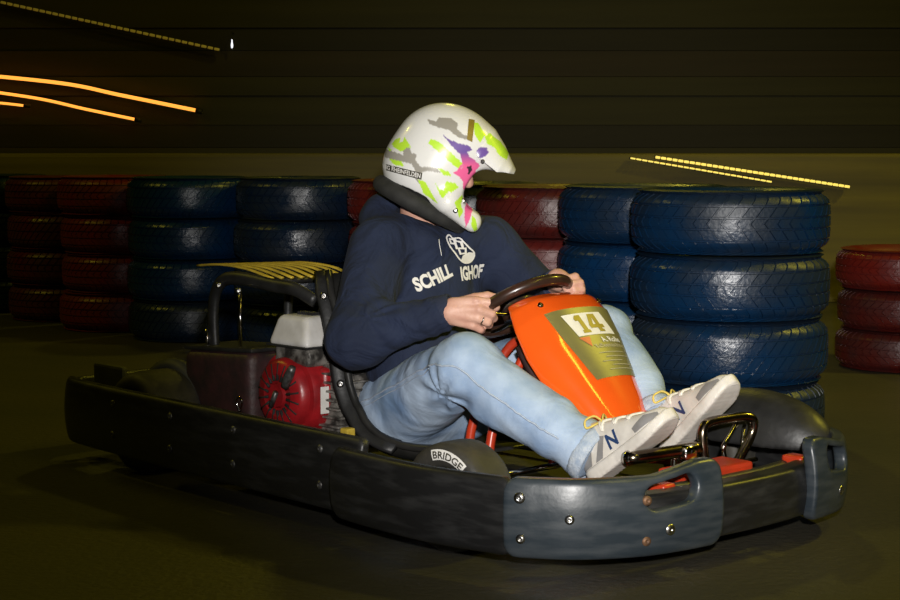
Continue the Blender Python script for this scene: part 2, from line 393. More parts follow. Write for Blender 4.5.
# trails of lamp light built as orange tubes and yellow strips, small white lamp
def wpix(px, py, Y):   # a point of the place at depth Y, from its direction seen at the spot where the picture was taken
    p = math.atan(158 / 1783); f = Vector((0, math.cos(p), -math.sin(p))); u = Vector((0, math.sin(p), math.cos(p)))
    d = Vector((1, 0, 0)) * ((px - 450) / 1783) - u * ((py - 300) / 1783) + f
    return Vector((0, 0, 0.97)) + d * (Y / d.y)
def light_trail(P, label, m, r, group, seg=None):  # a trail of light given tube, rail and caps
    P = [Vector(p) for p in P]; e = empty('light_trail', P[0]); tag(e, label, 'lamp', group)
    L = [p - P[0] for p in P]
    obj('streak_tube', tube(L, r, 8, n=8), m, e)
    back = Vector((0, 0.045, 0))
    obj('streak_rail', tube([p + back for p in L], r * 1.1, 6, n=8), M['housing'], e)
    for p, dr in ((L[0], L[1] - L[0]), (L[-1], L[-2] - L[-1])):
        obj('end_cap', lathe([(0, -0.03), (r * 1.5, -0.03), (r * 1.5, 0.03), (0, 0.03)], 10, frame_to(p, dr)), M['housing'], e)
        obj('wall_bracket', box(p + Vector((0, 0.035, 0)), (0.03, 0.07, 0.03)), M['housing'], e, False)  # bracket added with the built light trail
YB = 15.88
light_trail([wpix(-60, 71, YB), wpix(60, 83, YB), wpix(120, 95, YB), wpix(199, 111, YB)], 'longest orange light trail at upper left, built as a tube', M['trailO'], 0.016, 'orange light trails built on the back wall')
light_trail([wpix(-50, 86, YB), wpix(35, 98, YB), wpix(85, 109, YB), wpix(138, 120, YB)], 'middle orange light trail below the longest one, built as a tube', M['trailO'], 0.013, 'orange light trails built on the back wall')
light_trail([wpix(-60, 98, YB), wpix(0, 103, YB), wpix(27, 106, YB)], 'short orange light trail built as a tube, lowest at the left picture edge', M['trailO'], 0.011, 'orange light trails built on the back wall')
def streak_strip(a, b, n, r, m, label):  # a dotted streak of light given rail and cells
    a = Vector(a); b = Vector(b); e = empty('streak_strip', a); tag(e, label, 'lamp', 'yellow light streaks beyond the tyres, built as strips')
    d = b - a; L = d.length
    rot = d.to_track_quat('X', 'Z').to_matrix()
    obj('streak_rail', box(d / 2 + Vector((0, 0.03, 0)), (L, 0.03, r * 3), 0.004, rot), M['housing'], e, False)
    cell = mesh('streak_cell', *box((0, 0, 0), (L / n * 0.80, 0.03, r * 2), r * 0.6, rot)); cell.materials.append(m)
    for k in range(n):
        o = link('streak_cell', cell, None, e); o.location = d * ((k + 0.5) / n)
streak_strip(wpix(655, 157, 10.70), wpix(850, 187, 10.70), 34, 0.008, M['lampY'], 'bright yellow light streak above the large blue tyre stack, built as a strip')
streak_strip(wpix(630, 158, 10.71), wpix(772, 182, 10.71), 24, 0.005, M['lampY'], 'thinner yellow light streak just below the bright one, built as a strip')
streak_strip(wpix(0, 2, YB), wpix(220, 50, YB), 34, 0.012, M['streakYd'], 'faint yellow light streak high in the upper left corner, built as a strip')
e = empty('spot_lamp', wpix(232, 45, YB)); e.scale = (0.6, 0.6, 0.9); tag(e, 'tiny white lamp alone on the dark wall left of the helmet', 'lamp')
obj('bulb', lathe([(0, -0.035), (0.014, -0.025), (0.018, 0), (0.012, 0.02), (0.007, 0.06), (0, 0.07)], 10), M['lampW'], e)
obj('lamp_holder', lathe([(0.009, 0.055), (0.012, 0.06), (0.012, 0.11), (0, 0.11)], 10), M['housing'], e)
obj('wall_bracket', tube([(0, 0, 0.10), (0, 0.05, 0.12), (0, 0.26, 0.12)], 0.006, 6), M['housing'], e)

# =================================================================== TYRE STACKS
def car_tyre(R, W, pitches, kshear, style, hole=0.62):
    hw = W / 2; rows = []     # (height t in [-1,1] across the tread, radius, groove row?, tread?)
    def rad(t): return R - 0.012 * abs(t) ** 3 - 0.020 * max(0, abs(t) - 0.8) / 0.2
    gr = (-0.62, -0.2, 0.2, 0.62) if style != 1 else (-0.55, 0.0, 0.55)
    ts = []
    for g in gr: ts += [(g - 0.045, 0), (g - 0.03, 1), (g + 0.03, 1), (g + 0.045, 0)]
    for t in np.linspace(-0.86, 0.86, 13):
        if all(abs(t - g) > 0.07 for g in gr): ts.append((float(t), 0))
    ts.sort()
    prof = [(R * hole, -hw * 0.62, None, 0), (R * (hole + 0.04), -hw * 0.80, None, 0), (R * 0.76, -hw * 0.97, None, 0), (R * 0.86, -hw, None, 0), (R * 0.935, -hw * 0.95, None, 0), (rad(-1) , -hw * 0.86, -0.95, 0)]
    for t, g in ts: prof.append((rad(t), hw * 0.86 * t, t, g))
    prof += [(rad(1), hw * 0.86, 0.95, 0), (R * 0.935, hw * 0.95, None, 0), (R * 0.86, hw, None, 0), (R * 0.76, hw * 0.97, None, 0), (R * (hole + 0.04), hw * 0.80, None, 0), (R * hole, hw * 0.62, None, 0), (R * (hole + 0.03), hw * 0.3, None, 0), (R * (hole + 0.03), -hw * 0.3, None, 0)]
    fr = [(0.0, 0), (0.035, 1), (0.15, 1), (0.185, 0), (0.60, 0)]
    n = len(prof); V = []; F = []; cols = pitches * len(fr)
    for p in range(pitches):
        for f, g in fr:
            for r, h, t, cg in prof:
                tt = 0 if t is None else t
                if style == 0: sh = kshear * abs(tt)
                elif style == 1: sh = kshear * tt
                else: sh = kshear * (abs(tt) if abs(tt) < 0.62 else 0.62 + (abs(tt) - 0.62) * 0.1)
                a = 2 * PI * (p + f + sh) / pitches
                dep = 0.0065 if (t is not None and (cg or g)) else 0.0
                V.append(((r - dep) * math.cos(a), (r - dep) * math.sin(a), h))
    for i in range(cols):
        i2 = (i + 1) % cols
        for j in range(n):
            j2 = (j + 1) % n
            F.append((i * n + j, i2 * n + j, i2 * n + j2, i * n + j2))
    return V, F
TY = {}
def tyre_mesh(R, W, style, m):
    k = (R, W, style, m)
    if k not in TY:
        me = mesh('car_tyre', *car_tyre(R, W, (46, 54, 50)[style], (1.6, 1.9, 2.2)[style], style)); me.materials.append(M[m])
        bm = bmesh.new(); bm.from_mesh(me)
        for e in bm.edges:
            if len(e.link_faces) == 2 and e.calc_face_angle(0) > math.radians(40): e.smooth = False
        bm.to_mesh(me); bm.free(); TY[k] = me
    return TY[k]
ROWW = ['bottom', 'third from top', 'second from top', 'top']
STACKS = [  # X, Y, radius, width, colours bottom->top, styles, where
    (-2.62, 10.36, 0.30, 0.196, ['navyt'] * 4, 0, 'blue tyre, %s, in the stack cut off by the left picture edge'),
    (-2.137, 9.84, 0.30, 0.196, ['maroont', 'maroont', 'maroont', 'maroont'], 2, 'dark red tyre, %s, in the leftmost red stack'),
    (-1.735, 9.33, 0.30, 0.199, ['red', 'red', 'red', 'red'], 2, 'brighter red tyre, %s, in the red stack beside the blue stack'),
    (-1.295, 8.87, 0.31, 0.200, ['navyt', 'blue', 'blue', 'blue'], 1, 'blue tyre, %s, in the blue stack right of the red stacks'),
    (-0.72, 8.57, 0.31, 0.201, ['navyt', 'navyt', 'navyt', 'navyt'], 0, 'dark blue tyre, %s, in the stack above the kart engine'),
    (-0.175, 8.20, 0.30, 0.200, ['red', 'maroont', 'red', 'red'], 2, "dark red tyre, %s, in the stack behind the driver's back"),
    (0.10, 7.64, 0.305, 0.200, ['navyt', 'navyt', 'navyt', 'navyt'], 1, "dark blue tyre, %s, in the stack hidden behind the driver's chest"),
    (0.405, 7.08, 0.31, 0.200, ['maroont', 'maroont', 'red', 'maroont'], 1, 'dark red tyre, %s, in the stack right of the helmet'),
    (0.715, 6.50, 0.315, 0.204, ['navyt', 'blue', 'blue', 'blueg'], 0, 'blue tyre, %s, in the stack half hidden by the largest stack'),
    (0.905, 5.80, 0.322, 0.205, ['blueg', 'blueg', 'blueg', 'blueg'], 0, 'large blue tyre, %s, in the nearest stack behind the feet'),
    (1.99, 7.70, 0.31, 0.172, ['maroont', 'maroont', 'red'], 2, 'dull red tyre, %s, in the low stack at the right picture edge'),
]
for si, (X, Y, R, W, cols, st, lab) in enumerate(STACKS):
    n = len(cols)
    for k in range(n):
        rw = ROWW[k] if n == 4 else ['bottom', 'middle', 'top'][k]
        o = link('car_tyre', tyre_mesh(R, W, (st + (k * (si % 2))) % 3 if si != 9 else (2, 1, 0, 0)[k], cols[k]), None)
        o.location = (X + random.uniform(-.012, .012), Y + random.uniform(-.012, .012), W * (k + 0.5))
        o.rotation_euler = (0, 0, random.uniform(0, 6.28))
        tag(o, lab % rw, 'tyre', 'painted tyres stacked along the track')

# =================================================================== THE KART  (local: x forward, y left, z up)
KA = math.radians(-46.6); KC = Vector((-0.09, 5.0, 0))
kart = empty('go_kart', KC, KA); tag(kart, 'black go-kart with orange nose panel numbered 14, driven by the helmeted person', 'kart')
RV = Vector((math.cos(KA), -math.sin(KA), 0)); TV = Vector((-math.sin(KA), -math.cos(KA), 0)); UV = Vector((0, 0, 1))  # sideways / towards spectators / up, in kart axes

def make_path(P):
    Q = smooth_path([(x, y, 0) for x, y in P], 24)
    L = [0.0]
    for a, b in zip(Q, Q[1:]): L.append(L[-1] + (b - a).length)
    qx = np.array([q.x for q in Q]); qy = np.array([q.y for q in Q]); L = np.array(L)
    tx = np.gradient(qx, L); ty = np.gradient(qy, L); nn = np.hypot(tx, ty); tx /= nn; ty /= nn
    def at(s):
        return np.interp(s, L, qx), np.interp(s, L, qy), np.interp(s, L, ty), -np.interp(s, L, tx)   # outward = right of travel
    return L[-1], at
def bent(name, P, z0, z1, thick, m, rad=0.03, slot=None, out=0.0, h=0.007, rise=None, mirror=None, parent=None, bulge=0.012):
    L, at = make_path(P)
    zc = (z0 + z1) / 2; hh = (z1 - z0) / 2
    def fn(X, Y, Z):
        zz = Z
        if rise: zz = Z - rise(X / L) * np.clip((Z - z0) / (z1 - z0), 0, 1)
        a = np.abs(X - L / 2) - L / 2 + rad; b = np.abs(zz - zc) - hh + rad
        d2 = np.sqrt(np.maximum(a, 0) ** 2 + np.maximum(b, 0) ** 2) + np.minimum(np.maximum(a, b), 0) - rad
        if slot:
            s0, s1, q0, q1 = slot; rr = (q1 - q0) / 2
            a = np.abs(X - (s0 + s1) / 2) - (s1 - s0) / 2 + rr; b = np.abs(zz - (q0 + q1) / 2)
            d2 = np.maximum(d2, -(np.sqrt(np.maximum(a, 0) ** 2 + b ** 2) - rr))
        th = thick / 2; e = 0.008
        dy = np.abs(Y) - th
        p = np.maximum(d2 + e, 0); q = np.maximum(dy + e, 0)
        return np.sqrt(p * p + q * q) + np.minimum(np.maximum(d2 + e, dy + e), 0) - e
    V, F = sdf_mesh(fn, (-0.01, -thick / 2 - 0.012, z0 - 0.015), (L + 0.01, thick / 2 + 0.012, z1 + 0.06), h)
    s = np.clip(V[:, 0], 0, L); px, py, nx, ny = at(s)
    ex = V[:, 0] - s
    t = (V[:, 2] - zc) / hh
    o = out + V[:, 1] + bulge * (1 - t * t)
    W = np.stack([px + nx * o - ny * ex, py + ny * o + nx * ex, V[:, 2]], 1)
    if mirror: W[:, 1] = mirror(W[:, 1]); F = F[:, ::-1]
    ob = link(name, npmesh(name, W, F), m, parent)
    def point(fs, zq):
        x, y, a, b = at(np.array([fs * L])); t = (zq - zc) / hh; k = out + thick / 2 + bulge * (1 - t * t)
        p = Vector((float(x[0] + a[0] * k), float(y[0] + b[0] * k), zq)); n = Vector((float(a[0]), float(b[0]), 0))
        if mirror: p.y = mirror(p.y); n.y = -n.y
        return p, n
    return ob, point
def bolts(ob, point, L, m=None):
    for fs, zq, mm, r in L:
        p, n = point(fs, zq); obj('bolt', bolt_vf(p, n, r), M[mm], ob)
MIR = lambda y: -y * 0.80
SIDE = [(-1.045, -0.485), (-0.9, -0.525), (-0.3, -0.56), (0.47, -0.595)]
ob, pt = bent('side_bumper', SIDE, 0.062, 0.258, 0.03, M['scuff'], 0.02, parent=kart)
bolts(ob, pt, [(f, zq, 'boltg', 0.011) for f in (0.235, 0.44, 0.645, 0.895) for zq in (0.215, 0.125)])
ob, pt = bent('side_bumper', SIDE, 0.062, 0.258, 0.03, M['scuff'], 0.02, mirror=MIR, parent=kart)
POD = [(0.40, -0.61), (0.5, -0.628), (0.75, -0.64), (0.99, -0.60)]
ob, pt = bent('side_pod_panel', POD, 0.062, 0.238, 0.03, M['scuff'], 0.035, out=0.018, parent=kart)
ob, pt = bent('side_pod_panel', POD, 0.062, 0.238, 0.03, M['scuff'], 0.035, out=0.008, mirror=MIR, parent=kart)
COR = [(0.965, -0.615), (1.02, -0.585), (1.10, -0.52), (1.165, -0.41), (1.19, -0.30), (1.20, -0.19)]
rise = lambda f: 0.022 * np.clip((f - 0.62) / 0.25, 0, 1)
ob, pt = bent('corner_bumper', COR, 0.062, 0.24, 0.035, M['scuffb'], 0.032, slot=(0.295, 0.435, 0.165, 0.222), out=0.012, h=0.006, rise=rise, parent=kart)
bolts(ob, pt, [(0.075, 0.198, 'steel', 0.013), (0.27, 0.155, 'steel', 0.011), (0.08, 0.108, 'steel', 0.011), (0.575, 0.19, 'rust', 0.011), (0.575, 0.10, 'rust', 0.011), (0.68, 0.12, 'steel', 0.013)])
ob, pt = bent('corner_bumper', COR, 0.062, 0.24, 0.035, M['scuffb'], 0.032, slot=(0.295, 0.435, 0.165, 0.222), out=0.012, h=0.006, rise=rise, mirror=MIR, parent=kart)
bolts(ob, pt, [(0.68, 0.12, 'steel', 0.012), (0.3, 0.19, 'steel', 0.012)])
FR = [(1.12, -0.46), (1.175, -0.36), (1.20, -0.18), (1.205, 0.0), (1.195, 0.13), (1.165, 0.26), (1.11, 0.355)]
ob, pt = bent('front_bar', FR, 0.072, 0.195, 0.06, M['scuff'], 0.04, out=-0.018, parent=kart)
ob, pt = bent('rear_bumper', [(-1.0, 0.47), (-1.06, 0.38), (-1.07, 0), (-1.06, -0.40), (-1.01, -0.49)], 0.07, 0.25, 0.03, M['scuff'], 0.03, parent=kart)

# chassis
obj('floor_pan', box((0.42, 0, 0.055), (1.30, 0.62, 0.012), 0.004), M['black'], kart, False)
for s in (-1, 1):
    obj('frame_rail', tube([(-0.95, s * 0.33, 0.10), (-0.2, s * 0.33, 0.085), (0.35, s * 0.40, 0.085), (0.62, s * 0.40, 0.10), (0.9, s * 0.30, 0.10), (1.12, s * 0.26, 0.11)], 0.016), M['frame'], kart)
    obj('side_tube', tube([(-0.3, s * 0.33, 0.10), (-0.28, s * 0.50, 0.16), (0.2, s * 0.54, 0.17), (0.42, s * 0.54, 0.17), (0.5, s * 0.42, 0.10)], 0.013), M['frame'], kart)
    obj('side_floor', box((0.05, s * 0.44, 0.075), (0.80, 0.20, 0.010), 0.003), M['black'], kart, False)
    obj('stub_axle', tube([(0.66, s * 0.34, 0.132), (0.66, s * 0.46, 0.132)], 0.014, raw=True), M['darkchrome'], kart)
obj('front_cross_tube', tube([(1.02, -0.40, 0.165), (1.09, -0.30, 0.17), (1.12, 0, 0.17), (1.09, 0.27, 0.17), (1.02, 0.36, 0.165)], 0.019), M['black'], kart)
for q in (-0.315, 0.235): obj('bumper_bracket', box((1.125, q + (0.03 if q < 0 else 0), 0.18), (0.06, 0.045, 0.045), 0.008), M['frame'], kart)
obj('front_tray', box((1.07, -0.05, 0.19), (0.10, 0.24, 0.035), 0.01), M['frame'], kart, False)
obj('front_cross_tube', tube([(0.90, -0.30, 0.10), (0.90, 0.30, 0.10)], 0.016, raw=True), M['frame'], kart)
obj('rear_axle', tube([(-0.70, -0.46, 0.14), (-0.70, 0.46, 0.14)], 0.02, raw=True), M['darkchrome'], kart)
obj('tie_rod', tube([(0.62, -0.40, 0.15), (0.66, -0.02, 0.16)], 0.008, raw=True), M['chrome'], kart)
obj('tie_rod', tube([(0.62, 0.40, 0.15), (0.66, 0.02, 0.16)], 0.008, raw=True), M['chrome'], kart)
# wheels
def kart_wheel(name, c, R, W, yaw, letters=False):
    hw = W / 2
    s = -1 if c[1] < 0 else 1
    F4 = frame_to(c, (0, s, 0), (1, 0, 0)); F4 = Matrix.Translation(c) @ Matrix.Rotation(yaw, 4, 'Z') @ Matrix.Translation(-Vector(c)) @ F4
    prof = [(R * 0.55, -hw * 0.80), (R * 0.62, -hw * 0.93), (R * 0.80, -hw), (R * 0.93, -hw * 0.93), (R * 0.985, -hw * 0.75), (R, -hw * 0.4), (R, hw * 0.4), (R * 0.985, hw * 0.75), (R * 0.93, hw * 0.93), (R * 0.80, hw), (R * 0.62, hw * 0.93), (R * 0.55, hw * 0.80), (R * 0.55, 0)]
    t = obj(name, lathe(prof, 40, F4, True), M['tyre'], kart)
    obj('rim', lathe([(R * 0.56, hw * 0.72), (R * 0.53, hw * 0.85), (R * 0.49, hw * 0.72), (R * 0.46, hw * 0.3), (R * 0.30, hw * 0.2), (R * 0.16, hw * 0.3), (0, hw * 0.3)], 28, F4), M['rim'], t)
    obj('hub', lathe([(R * 0.2, hw * 0.25), (R * 0.2, hw * 0.5), (R * 0.12, hw * 0.62), (0, hw * 0.62)], 16, F4), M['boltg'], t)
    for q in range(3):
        a = q * 2.094 + 0.4
        obj('wheel_nut', bolt_vf(F4 @ Vector((R * 0.34 * math.cos(a), R * 0.34 * math.sin(a), hw * 0.24)), (0, s, 0), 0.007), M['steel'], t)
    if letters:
        def sw(x, y, off=0.0012):   # x: angle, y: radius factor -> on the sidewall
            k = (y - 0.62) / 0.31
            hgt = hw * (0.93 + 0.07 * math.sin(k * PI)) + off
            return F4 @ Vector((R * y * math.cos(x), R * y * math.sin(x), hgt))
        a0, a1 = letters
        V, F = quad_grid(0, 1, 0, 1, 22, 5)
        obj('tyre_label', ([sw(a0 + (a1 - a0) * x, 0.70 + 0.19 * y) for x, y in V], F), M['white'], t)
        tv, tf = text_vf('BRIDGE', 1.0, 0.02, 0.25)
        xs = [v[0] for v in tv]; ys = [v[1] for v in tv]; x0, x1, y0, y1 = min(xs), max(xs), min(ys), max(ys)
        obj('tyre_lettering', ([sw(a0 + (a1 - a0) * (0.05 + 0.9 * (x - x0) / (x1 - x0)), 0.725 + 0.135 * (y - y0) / (y1 - y0), 0.0026) for x, y in tv], tf), M['stick'], t)
    return t
kart_wheel('front_wheel', (0.665, -0.475, 0.132), 0.132, 0.125, math.radians(4), letters=(math.radians(107), math.radians(48)))
kart_wheel('front_wheel', (0.665, 0.475, 0.132), 0.132, 0.125, math.radians(4))
kart_wheel('rear_wheel', (-0.70, -0.40, 0.15), 0.15, 0.19, 0)
kart_wheel('rear_wheel', (-0.70, 0.40, 0.15), 0.15, 0.19, 0)
# rear wheel guard and left front wheel guard
def guard(name, c, R, W, a0, a1, m):
    V = []; F = []; n = 16; ys = [-W / 2, -W / 2 + 0.02, W / 2 - 0.02, W / 2]; dr = [-0.025, 0, 0, -0.025]
    for i in range(n + 1):
        a = a0 + (a1 - a0) * i / n
        for y, d in zip(ys, dr): V.append((c[0] + (R + d) * math.cos(a), c[1] + y, c[2] + (R + d) * math.sin(a)))
    for i in range(n):
        for j in range(3): F.append((i * 4 + j, i * 4 + j + 1, (i + 1) * 4 + j + 1, (i + 1) * 4 + j))
    o = obj(name, (V, F), m, kart); md = o.modifiers.new('thickness', 'SOLIDIFY'); md.thickness = 0.006; md.offset = -1
    return o
guard('rear_wheel_guard', (-0.72, -0.33, 0.14), 0.185, 0.06, math.radians(10), math.radians(178), M['grey'])
guard('rear_wheel_guard', (-0.72, 0.36, 0.14), 0.185, 0.06, math.radians(10), math.radians(178), M['grey'])
obj('rear_side_plate', box((-0.93, -0.42, 0.245), (0.16, 0.02, 0.10), 0.008), M['grey'], kart, False)
V, F = sdf_mesh(lambda X, Y, Z: np.maximum(np.maximum(ell(X, Y, Z, (0.87, 0.405, 0.20), (0.24, 0.11, 0.125)), 0.19 - Z), -ell(X, Y, Z, (0.87, 0.405, 0.185), (0.222, 0.094, 0.118))), (0.60, 0.27, 0.16), (1.2, 0.58, 0.36), 0.006)
link('front_fender', npmesh('front_fender', V, F), M['black'], kart)

# seat: curved bucket shell
def seat_pt(u, v):
    C = [(-0.175, 0.60), (-0.145, 0.50), (-0.115, 0.38), (-0.085, 0.27), (-0.03, 0.18), (0.07, 0.125), (0.20, 0.115), (0.34, 0.145)]
    p = smooth_path([(x, 0, z) for x, z in C], 6); k = v * (len(p) - 1); i = min(int(k), len(p) - 2); q = p[i].lerp(p[i + 1], k - i)
    T = (p[min(i + 1, len(p) - 1)] - p[max(i - 1, 0)]).normalized(); nrm = Vector((-T.z, 0, T.x)); 
    if nrm.x < 0 and nrm.z < 0: nrm = -nrm
    nrm = Vector((-T.z, 0, T.x)) if (-T.z) > 0 or T.x > 0 else -Vector((-T.z, 0, T.x))
    dep = np.interp(v, [0, 0.12, 0.35, 0.6, 0.8, 1.0], [0.03, 0.07, 0.10, 0.105, 0.06, 0.025])
    wd = np.interp(v, [0, 0.1, 0.4, 0.7, 1.0], [0.20, 0.235, 0.255, 0.255, 0.21])
    au = abs(u)
    yy = wd * math.sin(min(1, au) * PI / 2 * 0.98) * (1 if u > 0 else -1)
    lift = dep * (au ** 4)
    return q + nrm * float(lift) + Vector((0, float(yy), 0))
nu, nv = 24, 30
V = [seat_pt(-1 + 2 * i / nu, j / nv) for j in range(nv + 1) for i in range(nu + 1)]
F = [(j * (nu + 1) + i, j * (nu + 1) + i + 1, (j + 1) * (nu + 1) + i + 1, (j + 1) * (nu + 1) + i) for j in range(nv) for i in range(nu)]
seat = obj('seat', (V, F), M['seat'], kart); md = seat.modifiers.new('thickness', 'SOLIDIFY'); md.thickness = 0.010; md.offset = 0
for s in (-1, 1):
    edge = [seat_pt(s * 1.0, v) + Vector((0, s * 0.004, 0)) for v in np.linspace(0, 1, 22)]
    obj('seat_edge', tube(edge, 0.011, 8, raw=True), M['seat'], seat)
    strap = [seat_pt(s * 0.97, v) + Vector((-0.012, s * 0.012, 0)) for v in np.linspace(0.0, 0.85, 20)]
    obj('seat_side_band', tube(strap, 0.026, 8, raw=True, flat=0.35), M['black'], seat)
for v in (0.10, 0.40):
    p = seat_pt(-0.97, v) + Vector((0.0, -0.026, 0.0)); obj('bolt', bolt_vf(p, TV, 0.011), M['steel'], seat)

# engine beside the seat
eng = obj('engine', box((-0.14, -0.175, 0.26), (0.20, 0.16, 0.21), 0.015), M['alu'], kart)
autosmooth(eng)
for k in range(7): obj('cooling_fin', box((-0.105, -0.18, 0.19 + 0.024 * k), (0.16, 0.19, 0.006), 0.002), M['alu'], eng, False)
HF = frame_to((-0.205, -0.245, 0.268), (0, -1, 0), (0, 0, 1))
hs = obj('starter_housing', lathe([(0.125, -0.04), (0.126, 0.045), (0.118, 0.062), (0.105, 0.066), (0.10, 0.085), (0.088, 0.095), (0.06, 0.099), (0.052, 0.094), (0.035, 0.094), (0.032, 0.104), (0, 0.104)], 40, HF), M['redeng'], eng)
autosmooth(hs, 40)
for k in range(18):
    a = k * 2 * PI / 18; r0 = 0.042; r1 = 0.09
    p0 = HF @ Vector((r0 * math.cos(a), r0 * math.sin(a), 0.098)); p1 = HF @ Vector((r1 * math.cos(a), r1 * math.sin(a), 0.092))
    obj('housing_slot', tube([p0, p1], 0.0042, 6, raw=True), M['liner'], eng)
obj('starter_grip', tube([HF @ Vector((0.03, -0.045, 0.108)), HF @ Vector((0.088, -0.082, 0.108))], lambda t: 0.010 + 0.004 * math.sin(t * PI), 8, n=6), M['boltg'], eng)
obj('starter_cap', tube([HF @ Vector((-0.03, 0.016, 0.108)), HF @ Vector((0.012, -0.010, 0.110))], 0.008, 8, raw=True), M['boltg'], eng)
obj('rating_label', box((-0.078, -0.277, 0.262), (0.004, 0.028, 0.075), 0.001), M['white'], eng, False)
obj('housing_block', box((-0.13, -0.235, 0.30), (0.10, 0.085, 0.10), 0.02), M['redeng'], eng)
ac = obj('air_filter_cover', sdf_mesh(lambda X, Y, Z: rbox(X, Y, Z + 0.35 * (X + 0.19) * 0, (-0.185, -0.25, 0.447), (0.088 - 0.30 * (Z - 0.41), 0.075 - 0.25 * (Z - 0.41), 0.043), 0.016), (-0.32, -0.36, 0.38), (-0.05, -0.14, 0.51), 0.006), M['whitecov'], eng)
obj('cover_seam', box((-0.185, -0.25, 0.406), (0.182, 0.155, 0.006), 0.002), M['black'], eng, False)
obj('carburettor_base', sdf_mesh(lambda X, Y, Z: rbox(X, Y, Z, (-0.18, -0.245, 0.377), (0.078, 0.068, 0.026), 0.012) + 0.0015 * np.sin(X * 140) * np.sin(Z * 170), (-0.30, -0.35, 0.33), (-0.06, -0.14, 0.42), 0.006), M['alu'], eng)
obj('fuel_cap', lathe([(0.03, 0), (0.032, 0.014), (0.028, 0.022), (0, 0.022)], 18, frame_to((-0.15, -0.20, 0.488), (0, 0, 1))), M['black'], eng)
for k in range(6): obj('cap_vent', box((-0.21 + 0.012 * k, -0.25, 0.492), (0.005, 0.03, 0.012), 0.001), M['black'], eng, False)
obj('spark_lead', tube([(-0.07, -0.20, 0.36), (-0.03, -0.24, 0.37), (-0.03, -0.25, 0.30)], 0.006), M['black'], eng)
# shroud behind the engine, clip and rods, hoop guard with slats added for a yellow lamp glint
sh = obj('engine_shroud', sdf_mesh(lambda X, Y, Z: rbox(X, Y, Z - 0.05 * np.clip(X + 0.5, -0.2, 0.2), (-0.485, -0.25, 0.245), (0.165, 0.10, 0.125), 0.03), (-0.68, -0.38, 0.08), (-0.29, -0.12, 0.42), 0.009), M['maroon'], kart)
obj('spring_clip', tube([(-0.365, -0.354, 0.205), (-0.375, -0.357, 0.235), (-0.36, -0.36, 0.25), (-0.345, -0.36, 0.24), (-0.355, -0.357, 0.215), (-0.362, -0.357, 0.19)], 0.0028, 6), M['chrome'], sh)
obj('clip_pin', tube([(-0.362, -0.357, 0.19), (-0.362, -0.357, 0.178)], 0.006, 8, raw=True), M['redmark'], sh)
obj('shroud_lid', box((-0.485, -0.25, 0.374), (0.33, 0.19, 0.012), 0.005, Matrix.Rotation(-0.05, 3, 'Y')), M['black'], sh, False)
gd = obj('engine_guard', tube([(-0.585, -0.28, 0.36), (-0.59, -0.28, 0.46), (-0.575, -0.28, 0.53), (-0.53, -0.28, 0.57), (-0.44, -0.28, 0.577), (-0.30, -0.28, 0.566), (-0.20, -0.28, 0.56), (-0.135, -0.262, 0.53)], 0.014, 10, flat=1.4), M['black'], kart)
obj('guard_tube', tube([(-0.585, 0.0, 0.36), (-0.59, 0.0, 0.46), (-0.575, 0.0, 0.53), (-0.53, 0.0, 0.57), (-0.44, 0.0, 0.577), (-0.30, 0.0, 0.566), (-0.20, 0.0, 0.56)], 0.014, 10), M['black'], gd)
for x in (-0.53, -0.36): obj('guard_cross_tube', tube([(x, -0.28, 0.57), (x, 0.0, 0.57)], 0.010, 8, raw=True), M['black'], gd)
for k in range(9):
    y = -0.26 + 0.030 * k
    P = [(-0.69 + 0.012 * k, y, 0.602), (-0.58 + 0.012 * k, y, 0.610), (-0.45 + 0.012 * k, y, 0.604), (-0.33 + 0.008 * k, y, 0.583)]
    obj('glint_slat', tube(P, 0.0075, 8, flat=0.5), M['yellow'], gd)  # lamp reflection along the guard top, shaped as yellow slats
obj('guard_rod', tube([(-0.43, -0.30, 0.37), (-0.43, -0.30, 0.54)], 0.005, 8, raw=True), M['chrome'], gd)
obj('guard_rod', tube([(-0.60, -0.295, 0.36), (-0.60, -0.295, 0.42)], 0.005, 8, raw=True), M['chrome'], gd)
obj('bolt', bolt_vf((-0.43, -0.305, 0.545), TV, 0.009), M['steel'], gd)
obj('bolt', bolt_vf((-0.53, -0.302, 0.555), TV, 0.009), M['steel'], gd)
obj('hose_clamp', box((0.165, -0.40, 0.205), (0.03, 0.03, 0.045), 0.006), M['yellow'], kart, False)

# steering
swc = Vector((0.402, 0.0, 0.535)); swn = Vector((-0.55, 0.0, 0.83)).normalized(); SF = frame_to(swc, swn, (0.83, 0, 0.55))
ring = [SF @ Vector((0.142 * math.cos(a), 0.138 * math.sin(a), 0)) for a in np.linspace(0, 2 * PI, 48, endpoint=False)]
sw = obj('steering_wheel', tube(ring, 0.0155, 12, closed=True, raw=True), M['wheelrim'], kart)
for a in (PI / 2, -PI / 2, PI): obj('spoke', tube([SF @ Vector((0.02 * math.cos(a), 0.02 * math.sin(a), -0.02)), SF @ Vector((0.09 * math.cos(a), 0.09 * math.sin(a), -0.015)), SF @ Vector((0.145 * math.cos(a), 0.15 * math.sin(a), 0))], 0.012, 8, flat=0.4), M['darkchrome'], sw)
obj('wheel_pad', lathe([(0, 0.012), (0.045, 0.010), (0.055, 0.0), (0.055, -0.02), (0.0, -0.03)], 24, SF), M['wheelrim'], sw)
obj('steering_column', tube([swc - swn * 0.02, (0.60, 0, 0.34), (0.72, 0.0, 0.17)], 0.013), M['maroon'], kart)
obj('steering_support', tube([(0.335, -0.13, 0.085), (0.345, -0.115, 0.24), (0.40, -0.05, 0.42), (0.47, -0.02, 0.47)], 0.0125), M['frame'], kart)
obj('steering_support', tube([(0.46, -0.18, 0.085), (0.455, -0.15, 0.24), (0.465, -0.06, 0.40), (0.49, -0.02, 0.455)], 0.0125), M['frame'], kart)
